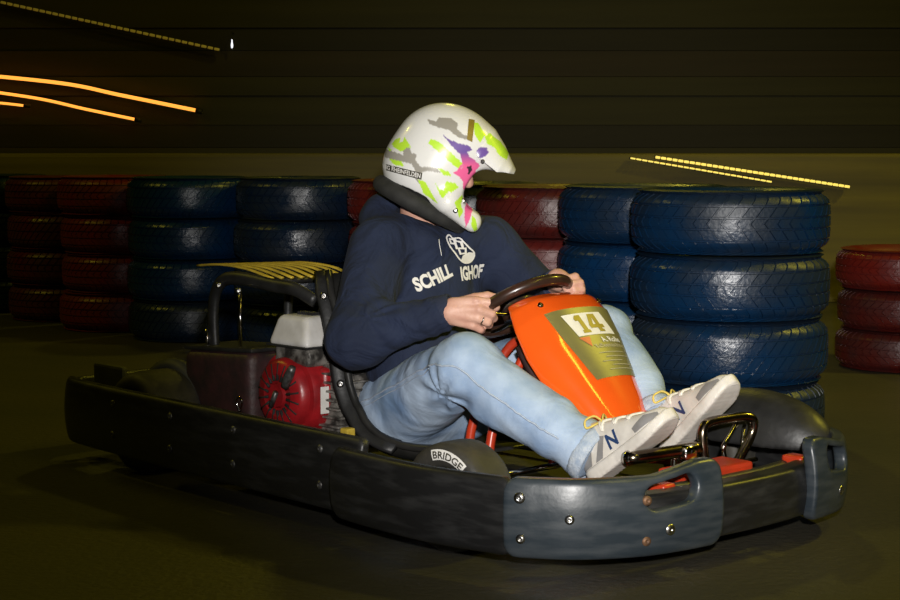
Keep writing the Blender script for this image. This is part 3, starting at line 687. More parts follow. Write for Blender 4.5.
obj('steering_support', tube([(0.40, 0.13, 0.085), (0.41, 0.12, 0.24), (0.45, 0.04, 0.42), (0.48, 0.02, 0.46)], 0.0125), M['frame'], kart)
obj('side_strut', tube([(0.50, -0.10, 0.44), (0.60, -0.115, 0.33), (0.70, -0.10, 0.20)], 0.012), M['maroon'], kart)

# orange nose panel (fairing)
fv = [0, 0.04, 0.10, 0.2, 0.35, 0.55, 0.75, 0.9, 1.0]
fx = [0.475, 0.503, 0.537, 0.575, 0.622, 0.680, 0.735, 0.775, 0.795]
fz = [0.562, 0.577, 0.573, 0.545, 0.487, 0.410, 0.335, 0.280, 0.250]
fw = [0.125, 0.145, 0.160, 0.170, 0.168, 0.147, 0.120, 0.098, 0.083]
fr_ = [0.03, 0.045, 0.062, 0.078, 0.090, 0.095, 0.085, 0.075, 0.065]
def fair(u, v, off=0.0):
    v = min(max(v, 0), 1)
    x, zz, ww, rc = (float(np.interp(v, fv, a)) for a in (fx, fz, fw, fr_))
    n = Vector((0.72, 0, 0.69))
    au = abs(u); rec = rc * (0.30 * au ** 2 + 0.70 * au ** 5)
    side = ww * (au ** 0.98) * (1 if u > 0 else -1)
    p = Vector((x + 0.02, side + 0.012, zz - 0.005)) - n * rec
    if off:
        e = 0.01; a = fair(u + e, v) - fair(u - e, v); b = fair(u, v + e) - fair(u, v - e)
        nn = a.cross(b); nn = nn.normalized() if nn.dot(n) > 0 else -nn.normalized(); p += nn * off
    return p
sv = [np.interp(v, np.linspace(0, 1, len(fv)), fv) for v in np.linspace(0, 1, 41)]
nu = 32
V = [fair(-1 + 2 * i / nu, v) for v in sv for i in range(nu + 1)]
F = [(j * (nu + 1) + i, (j + 1) * (nu + 1) + i, (j + 1) * (nu + 1) + i + 1, j * (nu + 1) + i + 1) for j in range(40) for i in range(nu)]
fa = obj('nose_panel', (V, F), M['orange'], kart); md = fa.modifiers.new('thickness', 'SOLIDIFY'); md.thickness = 0.008; md.offset = 1
sm_ = fa.modifiers.new('smooth', 'SUBSURF'); sm_.levels = 1; sm_.render_levels = 1
def fmap(off): return lambda x, y: fair(x, y, 0.0085 + off)
V, F = quad_grid(-0.63, 0.78, 0.20, 0.63, 20, 16)
def skew(x, y): return (x + 0.10 * (0.6 - y) * (1 if x < 0 else 0) * 0, y)
obj('sponsor_sticker', ([fair(-0.66 + 0.20 * (y - 0.20) / 0.42 + (x + 0.63) / 1.41 * (1.46 - 0.18 * (y - 0.20) / 0.42), y, 0.0095) for x, y in V], F), M['olive'], fa)
V, F = quad_grid(0, 1, 0, 1, 12, 8)
obj('number_plate', ([fair(-0.44 + 0.80 * x + 0.12 * y, 0.235 + 0.135 * y, 0.0105) for x, y in V], F), M['white'], fa)
def fit(VF, u0, u1, v0, v1, off):     # text box into panel coordinates
    xs = [v[0] for v in VF[0]]; ys = [v[1] for v in VF[0]]; a, b, c, d = min(xs), max(xs), min(ys), max(ys)
    return [fair(u0 + (u1 - u0) * (x - a) / (b - a) + 0.05 * (d - y) / (d - c), v1 + (v0 - v1) * (y - c) / (d - c), off) for x, y in VF[0]], VF[1]
n14 = join(*[([tuple(p) for p in a], b) for a, b in (poly_vf([(0.0, 0.70), (0.0, 0.86), (0.14, 1.0), (0.42, 1.0), (0.42, 0.16), (0.50, 0.16), (0.50, 0.0), (0.06, 0.0), (0.06, 0.16), (0.16, 0.16), (0.16, 0.70)], 0.15),
    poly_vf([(1.02, 0.0), (1.36, 0.0), (1.36, 0.14), (1.28, 0.14), (1.28, 1.0), (1.02, 1.0)], 0.15), poly_vf([(0.62, 0.22), (1.46, 0.22), (1.46, 0.42), (0.62, 0.42)], 0.15), poly_vf([(0.62, 0.42), (0.86, 0.42), (1.10, 1.0), (0.86, 1.0)], 0.15))])
obj('race_number', fit(n14, -0.26, 0.26, 0.247, 0.357, 0.0116), M['gold'], fa)
obj('sponsor_lettering', fit(text_vf('A. Rolle', 1.0, 0.02, 0.2), 0.06, 0.50, 0.388, 0.420, 0.0108), M['white'], fa)
obj('sponsor_lettering', fit(text_vf('Kaffeemaschinen', 1.0, 0.012, 0.2), -0.12, 0.58, 0.427, 0.452, 0.0108), M['palefine'], fa)
obj('emblem', ([fair(x, y, 0.0108) for x, y in poly_vf([(-0.34, 0.378), (-0.12, 0.378), (-0.17, 0.44)], 0.05)[0]], poly_vf([(-0.34, 0.378), (-0.12, 0.378), (-0.17, 0.44)], 0.05)[1]), M['redmark'], fa)
for k, (a, b) in enumerate(((-0.10, 0.50), (0.0, 0.62), (-0.12, 0.36), (0.06, 0.58), (-0.05, 0.62))):
    V, F = quad_grid(a, b, 0.480 + 0.026 * k, 0.484 + 0.026 * k, 14, 1)
    obj('fine_print_line', ([fair(x, y, 0.0108) for x, y in V], F), M['palefine'], fa)
for u, v in ((0.70, 0.135), (-0.62, 0.135)):
    p = fair(u, v, 0.009); obj('bolt', bolt_vf(p, (0.72, 0, 0.69), 0.008), M['darkchrome'], fa)
obj('panel_back', box((0.56, 0, 0.43), (0.03, 0.16, 0.16), 0.008, Matrix.Rotation(0.75, 3, 'Y')), M['maroon'], fa)

# pedals
pr = obj('throttle_pedal', tube([(0.945, -0.185, 0.222), (0.960, -0.17, 0.224), (0.980, -0.08, 0.227), (1.000, 0.01, 0.231)], 0.0165, 12), M['darkchrome'], kart)
obj('pedal_end_cap', lathe([(0.0, 0.012), (0.014, 0.010), (0.019, 0.0), (0.017, -0.02)], 16, frame_to((0.943, -0.187, 0.222), (-0.3, -1, 0))), M['chrome'], pr)
obj('pedal_arm', tube([(0.982, -0.06, 0.220), (0.965, -0.05, 0.15), (0.93, -0.05, 0.09)], 0.009), M['chrome'], pr)
obj('pedal_clamp', box((0.992, -0.03, 0.222), (0.045, 0.05, 0.042), 0.012), M['chrome'], pr)
br_ = obj('brake_pedal', tube([(0.975, 0.070, 0.16), (0.972, 0.060, 0.235), (0.970, 0.064, 0.268), (0.973, 0.085, 0.282), (0.985, 0.15, 0.286), (0.998, 0.20, 0.286), (1.005, 0.220, 0.272), (1.0, 0.215, 0.235), (0.995, 0.16, 0.165)], 0.0125, 10, n=8), M['darkchrome'], kart)
obj('pedal_rod', tube([(0.985, 0.19, 0.283), (0.985, 0.15, 0.245), (0.985, 0.125, 0.215), (0.985, 0.14, 0.165)], 0.0065, 8), M['chrome'], br_)
obj('pedal_rod', tube([(0.99, 0.205, 0.27), (0.99, 0.185, 0.165)], 0.004, 8, raw=True), M['chrome'], br_)
obj('pedal_clamp', box((0.975, 0.10, 0.175), (0.04, 0.05, 0.03), 0.01), M['chrome'], br_)
obj('return_spring', tube([(1.0 + 0.009 * math.cos(t), 0.09 + 0.0032 * t, 0.165 + 0.009 * math.sin(t)) for t in np.linspace(0, 30, 90)], 0.0022, 5, raw=True), M['chrome'], br_)
obj('pedal_rod', tube([(0.985, 0.06, 0.17), (0.985, 0.26, 0.17)], 0.006, 8, raw=True), M['darkchrome'], br_)

# =================================================================== THE DRIVER (same axes as the kart)
HA, HN = math.radians(31), None
hc = Vector((0.083, 0.0, 0.907))
hX = RV * math.cos(HA) - UV * math.sin(HA); hZ = RV * math.sin(HA) + UV * math.cos(HA); hY = hZ.cross(hX)
HM = Matrix((hX, hY, hZ)).transposed().to_4x4(); HM.translation = hc
hmn = np.array(HM); him = np.array(HM.inverted())

def vf3(o, a, b, c): return o + RV * a + UV * b + TV * c
SHR, ELR, WRR = (0.035, -0.175, 0.685), (0.125, -0.335, 0.452), (0.318, -0.205, 0.527)
SHL, ELL, WRL = (0.10, 0.18, 0.68), (0.19, 0.32, 0.50), (0.375, 0.165, 0.578)
HIPR, KNR, ANR = (0.05, -0.10, 0.235), (0.450, -0.245, 0.402), (0.790, -0.150, 0.212)
HIPL, KNL, ANL = (0.05, 0.10, 0.235), (0.505, 0.215, 0.455), (0.762, 0.125, 0.272)
hr = Vector((0.386, -0.170, 0.531)); hl = Vector((0.466, 0.124, 0.588))

def hand_fn(o, mir):
    we, ww = (ELL, WRL) if mir else (ELR, WRR); wrist = tuple(Vector(ww) + (Vector(we) - Vector(ww)).normalized() * 0.03)
    P = lambda a, b, c: tuple(vf3(o, a, b, c))
    if not mir:
        chains = [  # index, middle, ring, little, thumb : knuckle ... tip with radii
            ([(-0.045, 0.022, 0.0), (0.016, 0.030, 0.014), (0.050, 0.026, 0.012), (0.068, 0.012, -0.006), (0.062, -0.002, -0.026)], [0.016, 0.0125, 0.0105, 0.0098, 0.0085]),
            ([(-0.045, 0.008, 0.004), (0.024, 0.008, 0.021), (0.056, -0.004, 0.014), (0.062, -0.017, -0.008), (0.048, -0.020, -0.028)], [0.016, 0.0135, 0.0112, 0.0102, 0.009]),
            ([(-0.045, -0.008, 0.004), (0.020, -0.014, 0.018), (0.046, -0.026, 0.011), (0.050, -0.035, -0.010), (0.036, -0.036, -0.027)], [0.016, 0.013, 0.0105, 0.0095, 0.0085]),
            ([(-0.045, -0.020, 0.0), (0.008, -0.034, 0.010), (0.028, -0.046, 0.004), (0.031, -0.050, -0.014), (0.018, -0.049, -0.026)], [0.015, 0.0118, 0.0092, 0.0085, 0.0076]),
            ([(-0.035, 0.018, -0.010), (0.012, 0.034, -0.016), (0.046, 0.040, -0.022), (0.075, 0.034, -0.028)], [0.018, 0.0135, 0.0115, 0.0095])]
        palm = [((-0.050, 0.0, -0.006), (0.010, 0.002, -0.004), 0.029, 0.030), None]
    else:
        chains = [
            ([(0.006, 0.006, -0.020), (0.020, 0.012, 0.004), (0.012, 0.026, 0.030), (-0.010, 0.022, 0.040), (-0.022, 0.008, 0.036)], [0.016, 0.012, 0.0105, 0.0098, 0.0085]),
            ([(0.010, -0.004, -0.018), (0.027, -0.002, 0.006), (0.024, 0.010, 0.036), (0.002, 0.008, 0.050), (-0.014, -0.004, 0.044)], [0.016, 0.0125, 0.011, 0.010, 0.0088]),
            ([(0.008, -0.014, -0.018), (0.029, -0.018, 0.004), (0.028, -0.008, 0.036), (0.008, -0.010, 0.050), (-0.008, -0.016, 0.044)], [0.016, 0.012, 0.0105, 0.0095, 0.0085]),
            ([(0.004, -0.022, -0.018), (0.025, -0.030, 0.0), (0.024, -0.026, 0.030), (0.006, -0.028, 0.042), (-0.008, -0.032, 0.038)], [0.014, 0.0108, 0.0092, 0.0085, 0.0075]),
            ([(0.0, -0.014, -0.014), (-0.018, -0.024, 0.030), (-0.040, -0.030, 0.036), (-0.062, -0.032, 0.032)], [0.016, 0.0125, 0.0105, 0.009])]
        palm = [((-0.030, 0.012, -0.045), (0.004, -0.004, -0.016), 0.026, 0.028), None]
    def fn(X, Y, Z):
        d = None
        for q in palm:
            if q is None: e = cone(X, Y, Z, wrist, P(*palm[0][0]), 0.026, 0.028)
            else: a, b, ra, rb = q; e = cone(X, Y, Z, P(*a), P(*b), ra, rb)
            d = e if d is None else su(d, e, 0.015)
        for pts, rs in chains:
            f = None
            for i in range(len(pts) - 1):
                e = cone(X, Y, Z, P(*pts[i]), P(*pts[i + 1]), rs[i], rs[i + 1]); f = e if f is None else su(f, e, 0.004)
            d = su(d, f, 0.007)
        return d
    return fn
def body_fn(X, Y, Z):
    r = []
    r.append(ell(X, Y, Z, (0.03, 0, 0.55), (0.09, 0.15, 0.17))); r.append(ell(X, Y, Z, (0.02, 0, 0.30), (0.10, 0.14, 0.14)))
    r.append(cone(X, Y, Z, (0.01, -0.12, 0.68), (0.05, 0.12, 0.68), 0.05, 0.05))
    r.append(cone(X, Y, Z, (0.0, 0, 0.68), tuple(HM @ Vector((-0.02, 0, -0.05))), 0.058, 0.055))
    for a, b, c in ((SHR, ELR, WRR), (SHL, ELL, WRL)):
        r.append(cone(X, Y, Z, a, b, 0.045, 0.036)); r.append(cone(X, Y, Z, b, c, 0.036, 0.024))
    for a, b, c in ((HIPR, KNR, ANR), (HIPL, KNL, ANL)):
        r.append(cone(X, Y, Z, a, b, 0.075, 0.05)); r.append(cone(X, Y, Z, b, c, 0.05, 0.034))
    d = sall(0.03, *r)
    hx = him[0, 0] * X + him[0, 1] * Y + him[0, 2] * Z + him[0, 3]; hy = him[1, 0] * X + him[1, 1] * Y + him[1, 2] * Z + him[1, 3]; hz = him[2, 0] * X + him[2, 1] * Y + him[2, 2] * Z + him[2, 3]
    h = ell(hx, hy, hz, (-0.012, 0, 0.03), (0.096, 0.074, 0.105)); h = su(h, ell(hx, hy, hz, (0.03, 0, -0.03), (0.058, 0.055, 0.07)), 0.03)
    h = su(h, cone(hx, hy, hz, (0.082, 0, 0.03), (0.100, 0, 0.0), 0.009, 0.014), 0.012)       # nose
    h = su(h, cone(hx, hy, hz, (0.077, -0.016, -0.035), (0.077, 0.016, -0.035), 0.008, 0.008), 0.01)   # lips
    for s in (-1, 1):
        h = ss(h, ell(hx, hy, hz, (0.087, s * 0.032, 0.028), (0.014, 0.016, 0.010)), 0.008)
        h = su(h, ell(hx, hy, hz, (0.070, s * 0.031, 0.028), (0.013, 0.013, 0.010)), 0.003)
    return su(d, h, 0.02)
bV, bF = sdf_mesh(body_fn, (-0.18, -0.42, 0.08), (0.86, 0.42, 1.06), 0.0085)
parts = [(bV, bF)]
for o, mir in ((hr, False), (hl, True)):
    c = np.array(o); v, f = sdf_mesh(hand_fn(o, mir), c - 0.125, c + 0.125, 0.0028); v = relax(v, f, 2, 0.4); parts.append((v, f))
k = 0; VV = []; FF = []
for v, f in parts: VV.append(v); FF.append(f + k); k += len(v)
person = link('person', npmesh('person', np.concatenate(VV), np.concatenate(FF)), M['skin'])
person.location = KC; person.rotation_euler = (0, 0, KA)
tag(person, 'person in navy sweatshirt, jeans and patterned white helmet driving the kart', 'person')
wr = vf3(hr, 0.030, -0.0185, 0.0155); fing = (RV * 0.026 - UV * 0.012 - TV * 0.007).normalized()
RF = frame_to(wr, fing)
obj('finger_ring', tube([RF @ Vector((0.0128 * math.cos(a), 0.0128 * math.sin(a), 0)) for a in np.linspace(0, 2 * PI, 28, endpoint=False)], 0.0022, 6, closed=True, raw=True), M['silver'], person)

# sweatshirt
def wr_noise(X, Y, Z, f, ph): return np.sin(f * (X + 0.6 * Z) + 2.1 * np.sin(0.37 * f * Y + ph) + ph) * np.sin(0.8 * f * (Z - 0.5 * Y) + 1.7 * np.sin(0.5 * f * X))
def shirt_fn(X, Y, Z):
    torso = sall(0.07, ell(X, Y, Z, (0.015, 0, 0.53), (0.145, 0.195, 0.22)), ell(X, Y, Z, (0.045, 0, 0.36), (0.165, 0.195, 0.15)),
                 cone(X, Y, Z, (0.015, -0.135, 0.675), (0.055, 0.145, 0.675), 0.078, 0.075))
    hood = sall(0.04, cone(X, Y, Z, (-0.085, -0.07, 0.755), (-0.06, 0.09, 0.755), 0.058, 0.055), cone(X, Y, Z, (-0.03, -0.10, 0.73), (0.09, -0.07, 0.70), 0.055, 0.04),
                cone(X, Y, Z, (-0.03, 0.11, 0.74), (0.10, 0.08, 0.70), 0.055, 0.04), ell(X, Y, Z, (-0.075, 0, 0.79), (0.055, 0.09, 0.045)))
    d = su(torso, hood, 0.04)
    folds = 0
    for (s, e, w_), sg in (((SHR, ELR, WRR), -1), ((SHL, ELL, WRL), 1)):
        up = cone(X, Y, Z, s, e, 0.082, 0.074); lo = cone(X, Y, Z, e, w_, 0.070, 0.047)
        arm = su(up, lo, 0.05)
        de = np.sqrt((X - e[0]) ** 2 + (Y - e[1]) ** 2 + (Z - e[2]) ** 2)
        cr = np.array([e[0] + 0.07, e[1] - sg * 0.03, e[2] + 0.06])
        dc = np.sqrt((X - cr[0]) ** 2 + (Y - cr[1]) ** 2 + (Z - cr[2]) ** 2)
        ang = np.arctan2(Z - cr[2], X - cr[0])
        arm = arm + 0.0055 * np.sin(7 * ang + 30 * Y + 9 * dc) * np.exp(-(dc / 0.085) ** 2)
        arm = arm + 0.003 * np.sin(180 * ((X - w_[0]) * 0.6 + (Z - w_[2]) * 0.5 + (Y - w_[1]) * -sg * 0.5)) * np.exp(-(((X - w_[0]) ** 2 + (Y - w_[1]) ** 2 + (Z - w_[2]) ** 2) / 0.10 ** 2))
        d = su(d, arm, 0.035)
    d = d + 0.0035 * wr_noise(X, Y, Z, 26, 0.4) * np.clip((0.66 - Z) / 0.1, 0.25, 1) + 0.0016 * wr_noise(X, Y, Z, 58, 1.3)
    # neck opening and sleeve ends
    d = ss(d, cone(X, Y, Z, (0.0, 0, 0.70), tuple(HM @ Vector((-0.01, 0, -0.02))), 0.068, 0.075), 0.015)
    for e, w_ in ((ELR, WRR), (ELL, WRL)):
        u = np.array(w_) - np.array(e); u /= np.linalg.norm(u)
        pl = (X - w_[0]) * u[0] + (Y - w_[1]) * u[1] + (Z - w_[2]) * u[2]
        near = np.sqrt((X - w_[0]) ** 2 + (Y - w_[1]) ** 2 + (Z - w_[2]) ** 2) - 0.10
        d = np.maximum(d, -np.maximum(0.012 - pl, near))
    return d
sV, sF = sdf_mesh(shirt_fn, (-0.20, -0.46, 0.18), (0.42, 0.46, 0.88), 0.0062)
sV = relax(sV, sF, 1, 0.4)
shirt = link('sweatshirt', npmesh('sweatshirt', sV, sF), M['navy'], person)
sb = bvh_of(shirt.data)
# cuffs
for e, w_ in ((ELR, WRR), (ELL, WRL)):
    u = (Vector(w_) - Vector(e)).normalized()
    obj('cuff', lathe([(0.036, 0.030), (0.040, 0.033), (0.0435, 0.028), (0.045, 0.004), (0.048, -0.012), (0.044, -0.02)], 26, frame_to(Vector(w_) - u * 0.002, u)), M['rib'], shirt)
# chest lettering and logo, printed on the front
def chest(VF, y0, z0, size, ang, name='chest_lettering', m='white', sx=1.0, ay=1.0):
    ca, sa = math.cos(ang), math.sin(ang)
    f = cast_map(sb, (0.6, 0, 0), (0, 1, 0), (0, 0, 1), (-1, 0, 0), 0.0022)
    return obj(name, mapped(([(y0 + ay * size * (x * ca * sx - y * sa), z0 + size * (x * sa * sx + y * ca)) for x, y in VF[0]], VF[1]), f), M[m], shirt)
CH = dict(schill=(-0.070, 0.600, 0.050, math.radians(19)), ighof=(0.070, 0.607, 0.050, math.radians(2)), logo=(0.034, 0.668, 0.034, 0.0))
chest(text_vf('SCHILL', 1.0, 0.045, 0.15), *CH['schill'], sx=0.78)
chest(text_vf('IGHOF', 1.0, 0.045, 0.15), *CH['ighof'], sx=0.64)
def ring2(P, wd):
    n = len(P); V = []; F = []
    for i in range(n):
        a = Vector(P[i - 1]); b = Vector(P[(i + 1) % n]); t = (b - a).normalized(); q = Vector((-t.y, t.x)) * wd
        V += [tuple(Vector(P[i]) + q), tuple(Vector(P[i]) - q)]
    for i in range(n):
        j = (i + 1) % n; F.append((2 * i, 2 * i + 1, 2 * j + 1, 2 * j))
    return V, F
sole2 = [(-1.30, 0.55), (-1.2, 0.9), (-0.9, 0.75), (-0.55, 0.95), (-0.2, 0.75), (0.3, 0.5), (0.8, 0.35), (1.05, 0.0), (1.0, -0.45), (0.6, -0.72), (0.1, -0.62), (-0.4, -0.30), (-0.9, 0.05)]
sole2 = [tuple(p)[:2] for p in smooth_path([(x, y, 0) for x, y in sole2], 4, True)]
logo = join(*[([(x, y) for x, y in a], b) for a, b in (ring2(sole2, 0.055), poly_vf([(0.25, -0.70), (0.65, -0.72), (1.0, -0.45), (1.05, 0.0), (0.85, 0.33), (0.45, 0.18), (0.20, -0.25)], 0.15),
    ring2([(-0.75, 0.60), (-0.35, 0.70), (-0.05, 0.30), (-0.40, 0.10)], 0.10), ring2([(-0.30, 0.15), (0.10, 0.35), (0.30, 0.02), (0.0, -0.20)], 0.09), ring2([(-1.1, 0.6), (-0.7, 0.7), (-0.6, 0.4), (-0.9, 0.3)], 0.08))])
chest(logo, CH['logo'][0], CH['logo'][1], CH['logo'][2], math.radians(-30), 'chest_emblem', ay=1.5)
f = cast_map(sb, (0.6, 0, 0), (0, 1, 0), (0, 0, 1), (-1, 0, 0), 0.003)
obj('drawstring', tube([f(-0.045, 0.705), f(-0.046, 0.69), f(-0.044, 0.675), f(-0.042, 0.66)], 0.0010, 6), M['white'], shirt)

# jeans
def jeans_fn(X, Y, Z):
    d = sall(0.06, ell(X, Y, Z, (0.03, 0, 0.235), (0.165, 0.195, 0.115)))
    for hp, kn, an, rk, ra, sg in ((HIPR, KNR, ANR, 0.079, 0.071, -1), (HIPL, KNL, ANL, 0.074, 0.060, 1)):
        th = cone(X, Y, Z, hp, kn, 0.120, rk); sh_ = cone(X, Y, Z, kn, an, rk - 0.002, ra)
        calf = cone(X, Y, Z, np.array(kn) * 0.7 + np.array(an) * 0.3 - np.array([0.0, 0, 0.018]), np.array(kn) * 0.35 + np.array(an) * 0.65 - np.array([0, 0, 0.008]), 0.074, 0.068)
        leg = sall(0.03, su(th, sh_, 0.035), calf)
        u = np.array(kn) - np.array(hp); u /= np.linalg.norm(u)
        kx = np.array(kn) - np.array([0.03, 0, 0.075])     # hollow of the knee
        dk = np.sqrt((X - kx[0]) ** 2 + (Y - kx[1]) ** 2 + (Z - kx[2]) ** 2); ang = np.arctan2(Z - kx[2], X - kx[0])
        leg = leg + 0.006 * np.sin(8 * ang + 14 * Y) * np.exp(-((dk - 0.07) / 0.055) ** 2)
        da = np.sqrt((X - an[0]) ** 2 + (Y - an[1]) ** 2 + (Z - an[2]) ** 2)
        v = np.array(an) - np.array(kn); v /= np.linalg.norm(v)
        leg = leg + 0.0045 * np.sin(75 * ((X - an[0]) * v[0] + (Y - an[1]) * v[1] + (Z - an[2]) * v[2]) + 10 * Y + 8 * Z) * np.exp(-(da / 0.13) ** 2)
        dh = np.sqrt((X - hp[0] - .08) ** 2 + (Y - hp[1]) ** 2 + (Z - hp[2] - 0.09) ** 2)
        leg = leg + 0.005 * np.sin(70 * ((X - hp[0]) * 0.8 - (Z - hp[2]) * 0.5) + 15 * Y) * np.exp(-(dh / 0.10) ** 2)
        d = su(d, leg, 0.045)
    d = d + 0.003 * wr_noise(X, Y, Z, 24, 2.0) + 0.0016 * wr_noise(X, Y, Z, 60, 0.7)
    for kn, an in ((KNR, ANR), (KNL, ANL)):
        v = np.array(an) - np.array(kn); v /= np.linalg.norm(v)
        pl = (X - an[0]) * v[0] + (Y - an[1]) * v[1] + (Z - an[2]) * v[2]
        near = np.sqrt((X - an[0]) ** 2 + (Y - an[1]) ** 2 + (Z - an[2]) ** 2) - 0.13
        d = np.maximum(d, -np.maximum(0.015 - pl, near))
    return d
jV, jF = sdf_mesh(jeans_fn, (-0.18, -0.37, 0.08), (0.90, 0.35, 0.58), 0.0065)
jV = relax(jV, jF, 1, 0.4)
jeans = link('jeans', npmesh('jeans', jV, jF), M['denim'], person)
jb = bvh_of(jeans.data)
def seam(P, name='side_seam', r=0.0028):
    out = []
    for p in smooth_path(P, 10):
        q = jb.find_nearest(p); out.append(q[0] + q[1] * 0.0008)
    obj(name, tube(out, r, 5, raw=True), M['seam'], jeans)
def outer(a, b, t, off, dz=0.0): p = Vector(a).lerp(Vector(b), t); return p + Vector(off) + Vector((0, 0, dz))
seam([outer(HIPR, KNR, t, (-0.02, -0.12, 0.035)) for t in (-0.1, 0.2, 0.5, 0.8)] + [outer(KNR, ANR, t, (0.03, -0.12, 0.02)) for t in (0.05, 0.3, 0.6, 0.9)])
seam([outer(HIPR, KNR, t, (0.0, -0.12, 0.025)) for t in (-0.1, 0.2, 0.5, 0.8)], r=0.0016)
for kn, an, ra in ((KNR, ANR, 0.072), (KNL, ANL, 0.061)):
    v = (Vector(an) - Vector(kn)).normalized(); F4 = frame_to(Vector(an), v)
    obj('leg_hem', lathe([(ra - 0.004, 0.020), (ra + 0.001, 0.021), (ra + 0.004, 0.016), (ra + 0.0042, -0.008), (ra + 0.001, -0.016), (ra - 0.004, -0.018)], 30, F4), M['hem'], jeans)

# shoes
def shoe(heel, pitch, yaw, name='shoe'):
    X = Vector((math.cos(pitch) * math.cos(yaw), math.cos(pitch) * math.sin(yaw), math.sin(pitch))); Y = Vector((-math.sin(yaw), math.cos(yaw), 0)); Z = X.cross(Y)
    W = Matrix((X, Y, Z)).transposed().to_4x4(); W.translation = Vector(heel)
    n = np.array(W)
    def tr(V): V = np.asarray(V, float); return V @ n[:3, :3].T + n[:3, 3]
    def width(X):
        w0 = np.interp(X, [0.0, 0.04, 0.11, 0.17, 0.215], [0.031, 0.034, 0.034, 0.042, 0.045])
        w0 = w0 * np.sqrt(np.clip(1 - (np.clip(X - 0.215, 0, None) / 0.078) ** 2.2, 0.004, 1)) * np.sqrt(np.clip(1 - (np.clip(0.022 - X, 0, None) / 0.032) ** 2.2, 0.004, 1))
        return w0.astype(np.float32)
    def upper(X, Y, Z):
        top = np.interp(X, [-0.02, 0.0, 0.04, 0.08, 0.12, 0.17, 0.22, 0.27, 0.295, 0.31], [0.05, 0.098, 0.112, 0.118, 0.105, 0.085, 0.068, 0.056, 0.038, 0.02]).astype(np.float32)
        wd = width(X); h = top
        zz = np.clip(Z / h, 0, 1.2); q = np.sqrt((Y / (wd * (1.0 - 0.42 * zz ** 2.2))) ** 2 + 0.0)
        d1 = (q - 1) * wd * 0.8; d2 = (Z - h) * 0.9; d3 = -Z + 0.012
        return sall(0.012, np.maximum(np.maximum(-su(-d1, -d2, 0.02), d3), np.maximum(-0.004 - X, X - 0.29)))
    def sole(X, Y, Z):
        wd = width(X) + 0.005
        base = 0.010 * np.clip((X - 0.20) / 0.09, 0, 1) ** 2 * 1.6
        a = np.abs(Y) - wd; b = np.abs(Z - 0.012 - base) - (0.018 - 0.004 * np.clip(X / 0.28, 0, 1)); c = np.maximum(-0.010 - X, X - 0.296)
        a = np.maximum(a, c) * 0.9
        p = np.maximum(a + 0.005, 0); q = np.maximum(b + 0.005, 0)
        return np.sqrt(p * p + q * q) + np.minimum(np.maximum(a, b) + 0.005, 0) - 0.005 + 0.0004 * np.sin(X * 420) * (Z < 0.006)
    V, F = sdf_mesh(upper, (-0.03, -0.07, 0.0), (0.32, 0.07, 0.14), 0.0042); V = relax(V, F, 2, 0.5)
    me = npmesh(name, tr(V), F); sh = link(name, me, M['shoew'], person)
    # coloured panels are separate overlays taken from the upper
    bv = BVHTree.FromPolygons([Vector(v) for v in V], [tuple(map(int, f)) for f in F])
    V2, F2 = sdf_mesh(sole, (-0.03, -0.07, -0.02), (0.32, 0.07, 0.06), 0.005); link('sole', npmesh('sole', tr(V2), F2), M['shoew'], sh)
    for s in (-1, 1):
        def side(x, z_, off=0.0022, s=s):
            h = bv.ray_cast(Vector((x, s * 0.2, z_)), Vector((0, -s, 0)))
            if h[0] is None: h = bv.find_nearest(Vector((x, s * 0.04, z_)))
            return W @ (h[0] + Vector((0, s * off, 0)))
        def patch(P, m, nm, off=0.0022):
            v, f = poly_vf(P, 0.012); obj(nm, ([side(x, y, off) for x, y in v], f if s < 0 else [q[::-1] for q in f]), M[m], sh)
        patch([(0.0, 0.03), (0.035, 0.03), (0.05, 0.06), (0.03, 0.088), (0.004, 0.088)], 'shoeg', 'heel_panel')
        patch([(0.20, 0.03), (0.275, 0.034), (0.272, 0.045), (0.235, 0.058), (0.195, 0.045)], 'shoeg', 'toe_panel')
        patch([(0.05, 0.03), (0.075, 0.03), (0.105, 0.075), (0.09, 0.082)], 'shoeg', 'side_stripe')
        tv, tf = text_vf('N', 0.052, 0.03, 0.010)
        v = [side(0.125 + (-s if s > 0 else 1) * x * 1.0, 0.052 + y, 0.0036) for x, y in tv]
        obj('shoe_letter', (v, tf), M['bluemark'], sh)
    obj('ankle_opening', lathe([(0.022, 0.004), (0.030, 0.012), (0.036, 0.010), (0.036, -0.006), (0.030, -0.012)], 22, W @ Matrix.Translation((0.045, 0, 0.112)) @ Matrix.Diagonal((1.15, 0.80, 1, 1))), M['shoet'], sh)
    for k in range(6):
        x = 0.095 + 0.021 * k; pts = []
        for y in np.linspace(-0.026, 0.026, 9):
            h = bv.ray_cast(Vector((x + 0.010 * (1 if k % 2 else -1) * y / 0.026, float(y), 0.3)), Vector((0, 0, -1)))
            if h[0] is not None: pts.append(W @ (h[0] + Vector((0, 0, 0.003))))
        if len(pts) > 3: obj('lace', tube(pts, 0.0042, 6, raw=True, flat=0.7), M['lace'], sh)
    for s in (-1, 1):
        obj('lace_bow', tube([W @ Vector(p) for p in ((0.10, 0, 0.115), (0.098, s * 0.018, 0.132), (0.085, s * 0.040, 0.130), (0.080, s * 0.044, 0.112), (0.095, s * 0.022, 0.112), (0.10, 0, 0.115))], 0.0028, 6), M['laceY'], sh)
    return sh
shoe((0.815, -0.150, 0.142), math.radians(36), math.radians(4))
shoe((0.815, 0.128, 0.175), math.radians(42), math.radians(-2))

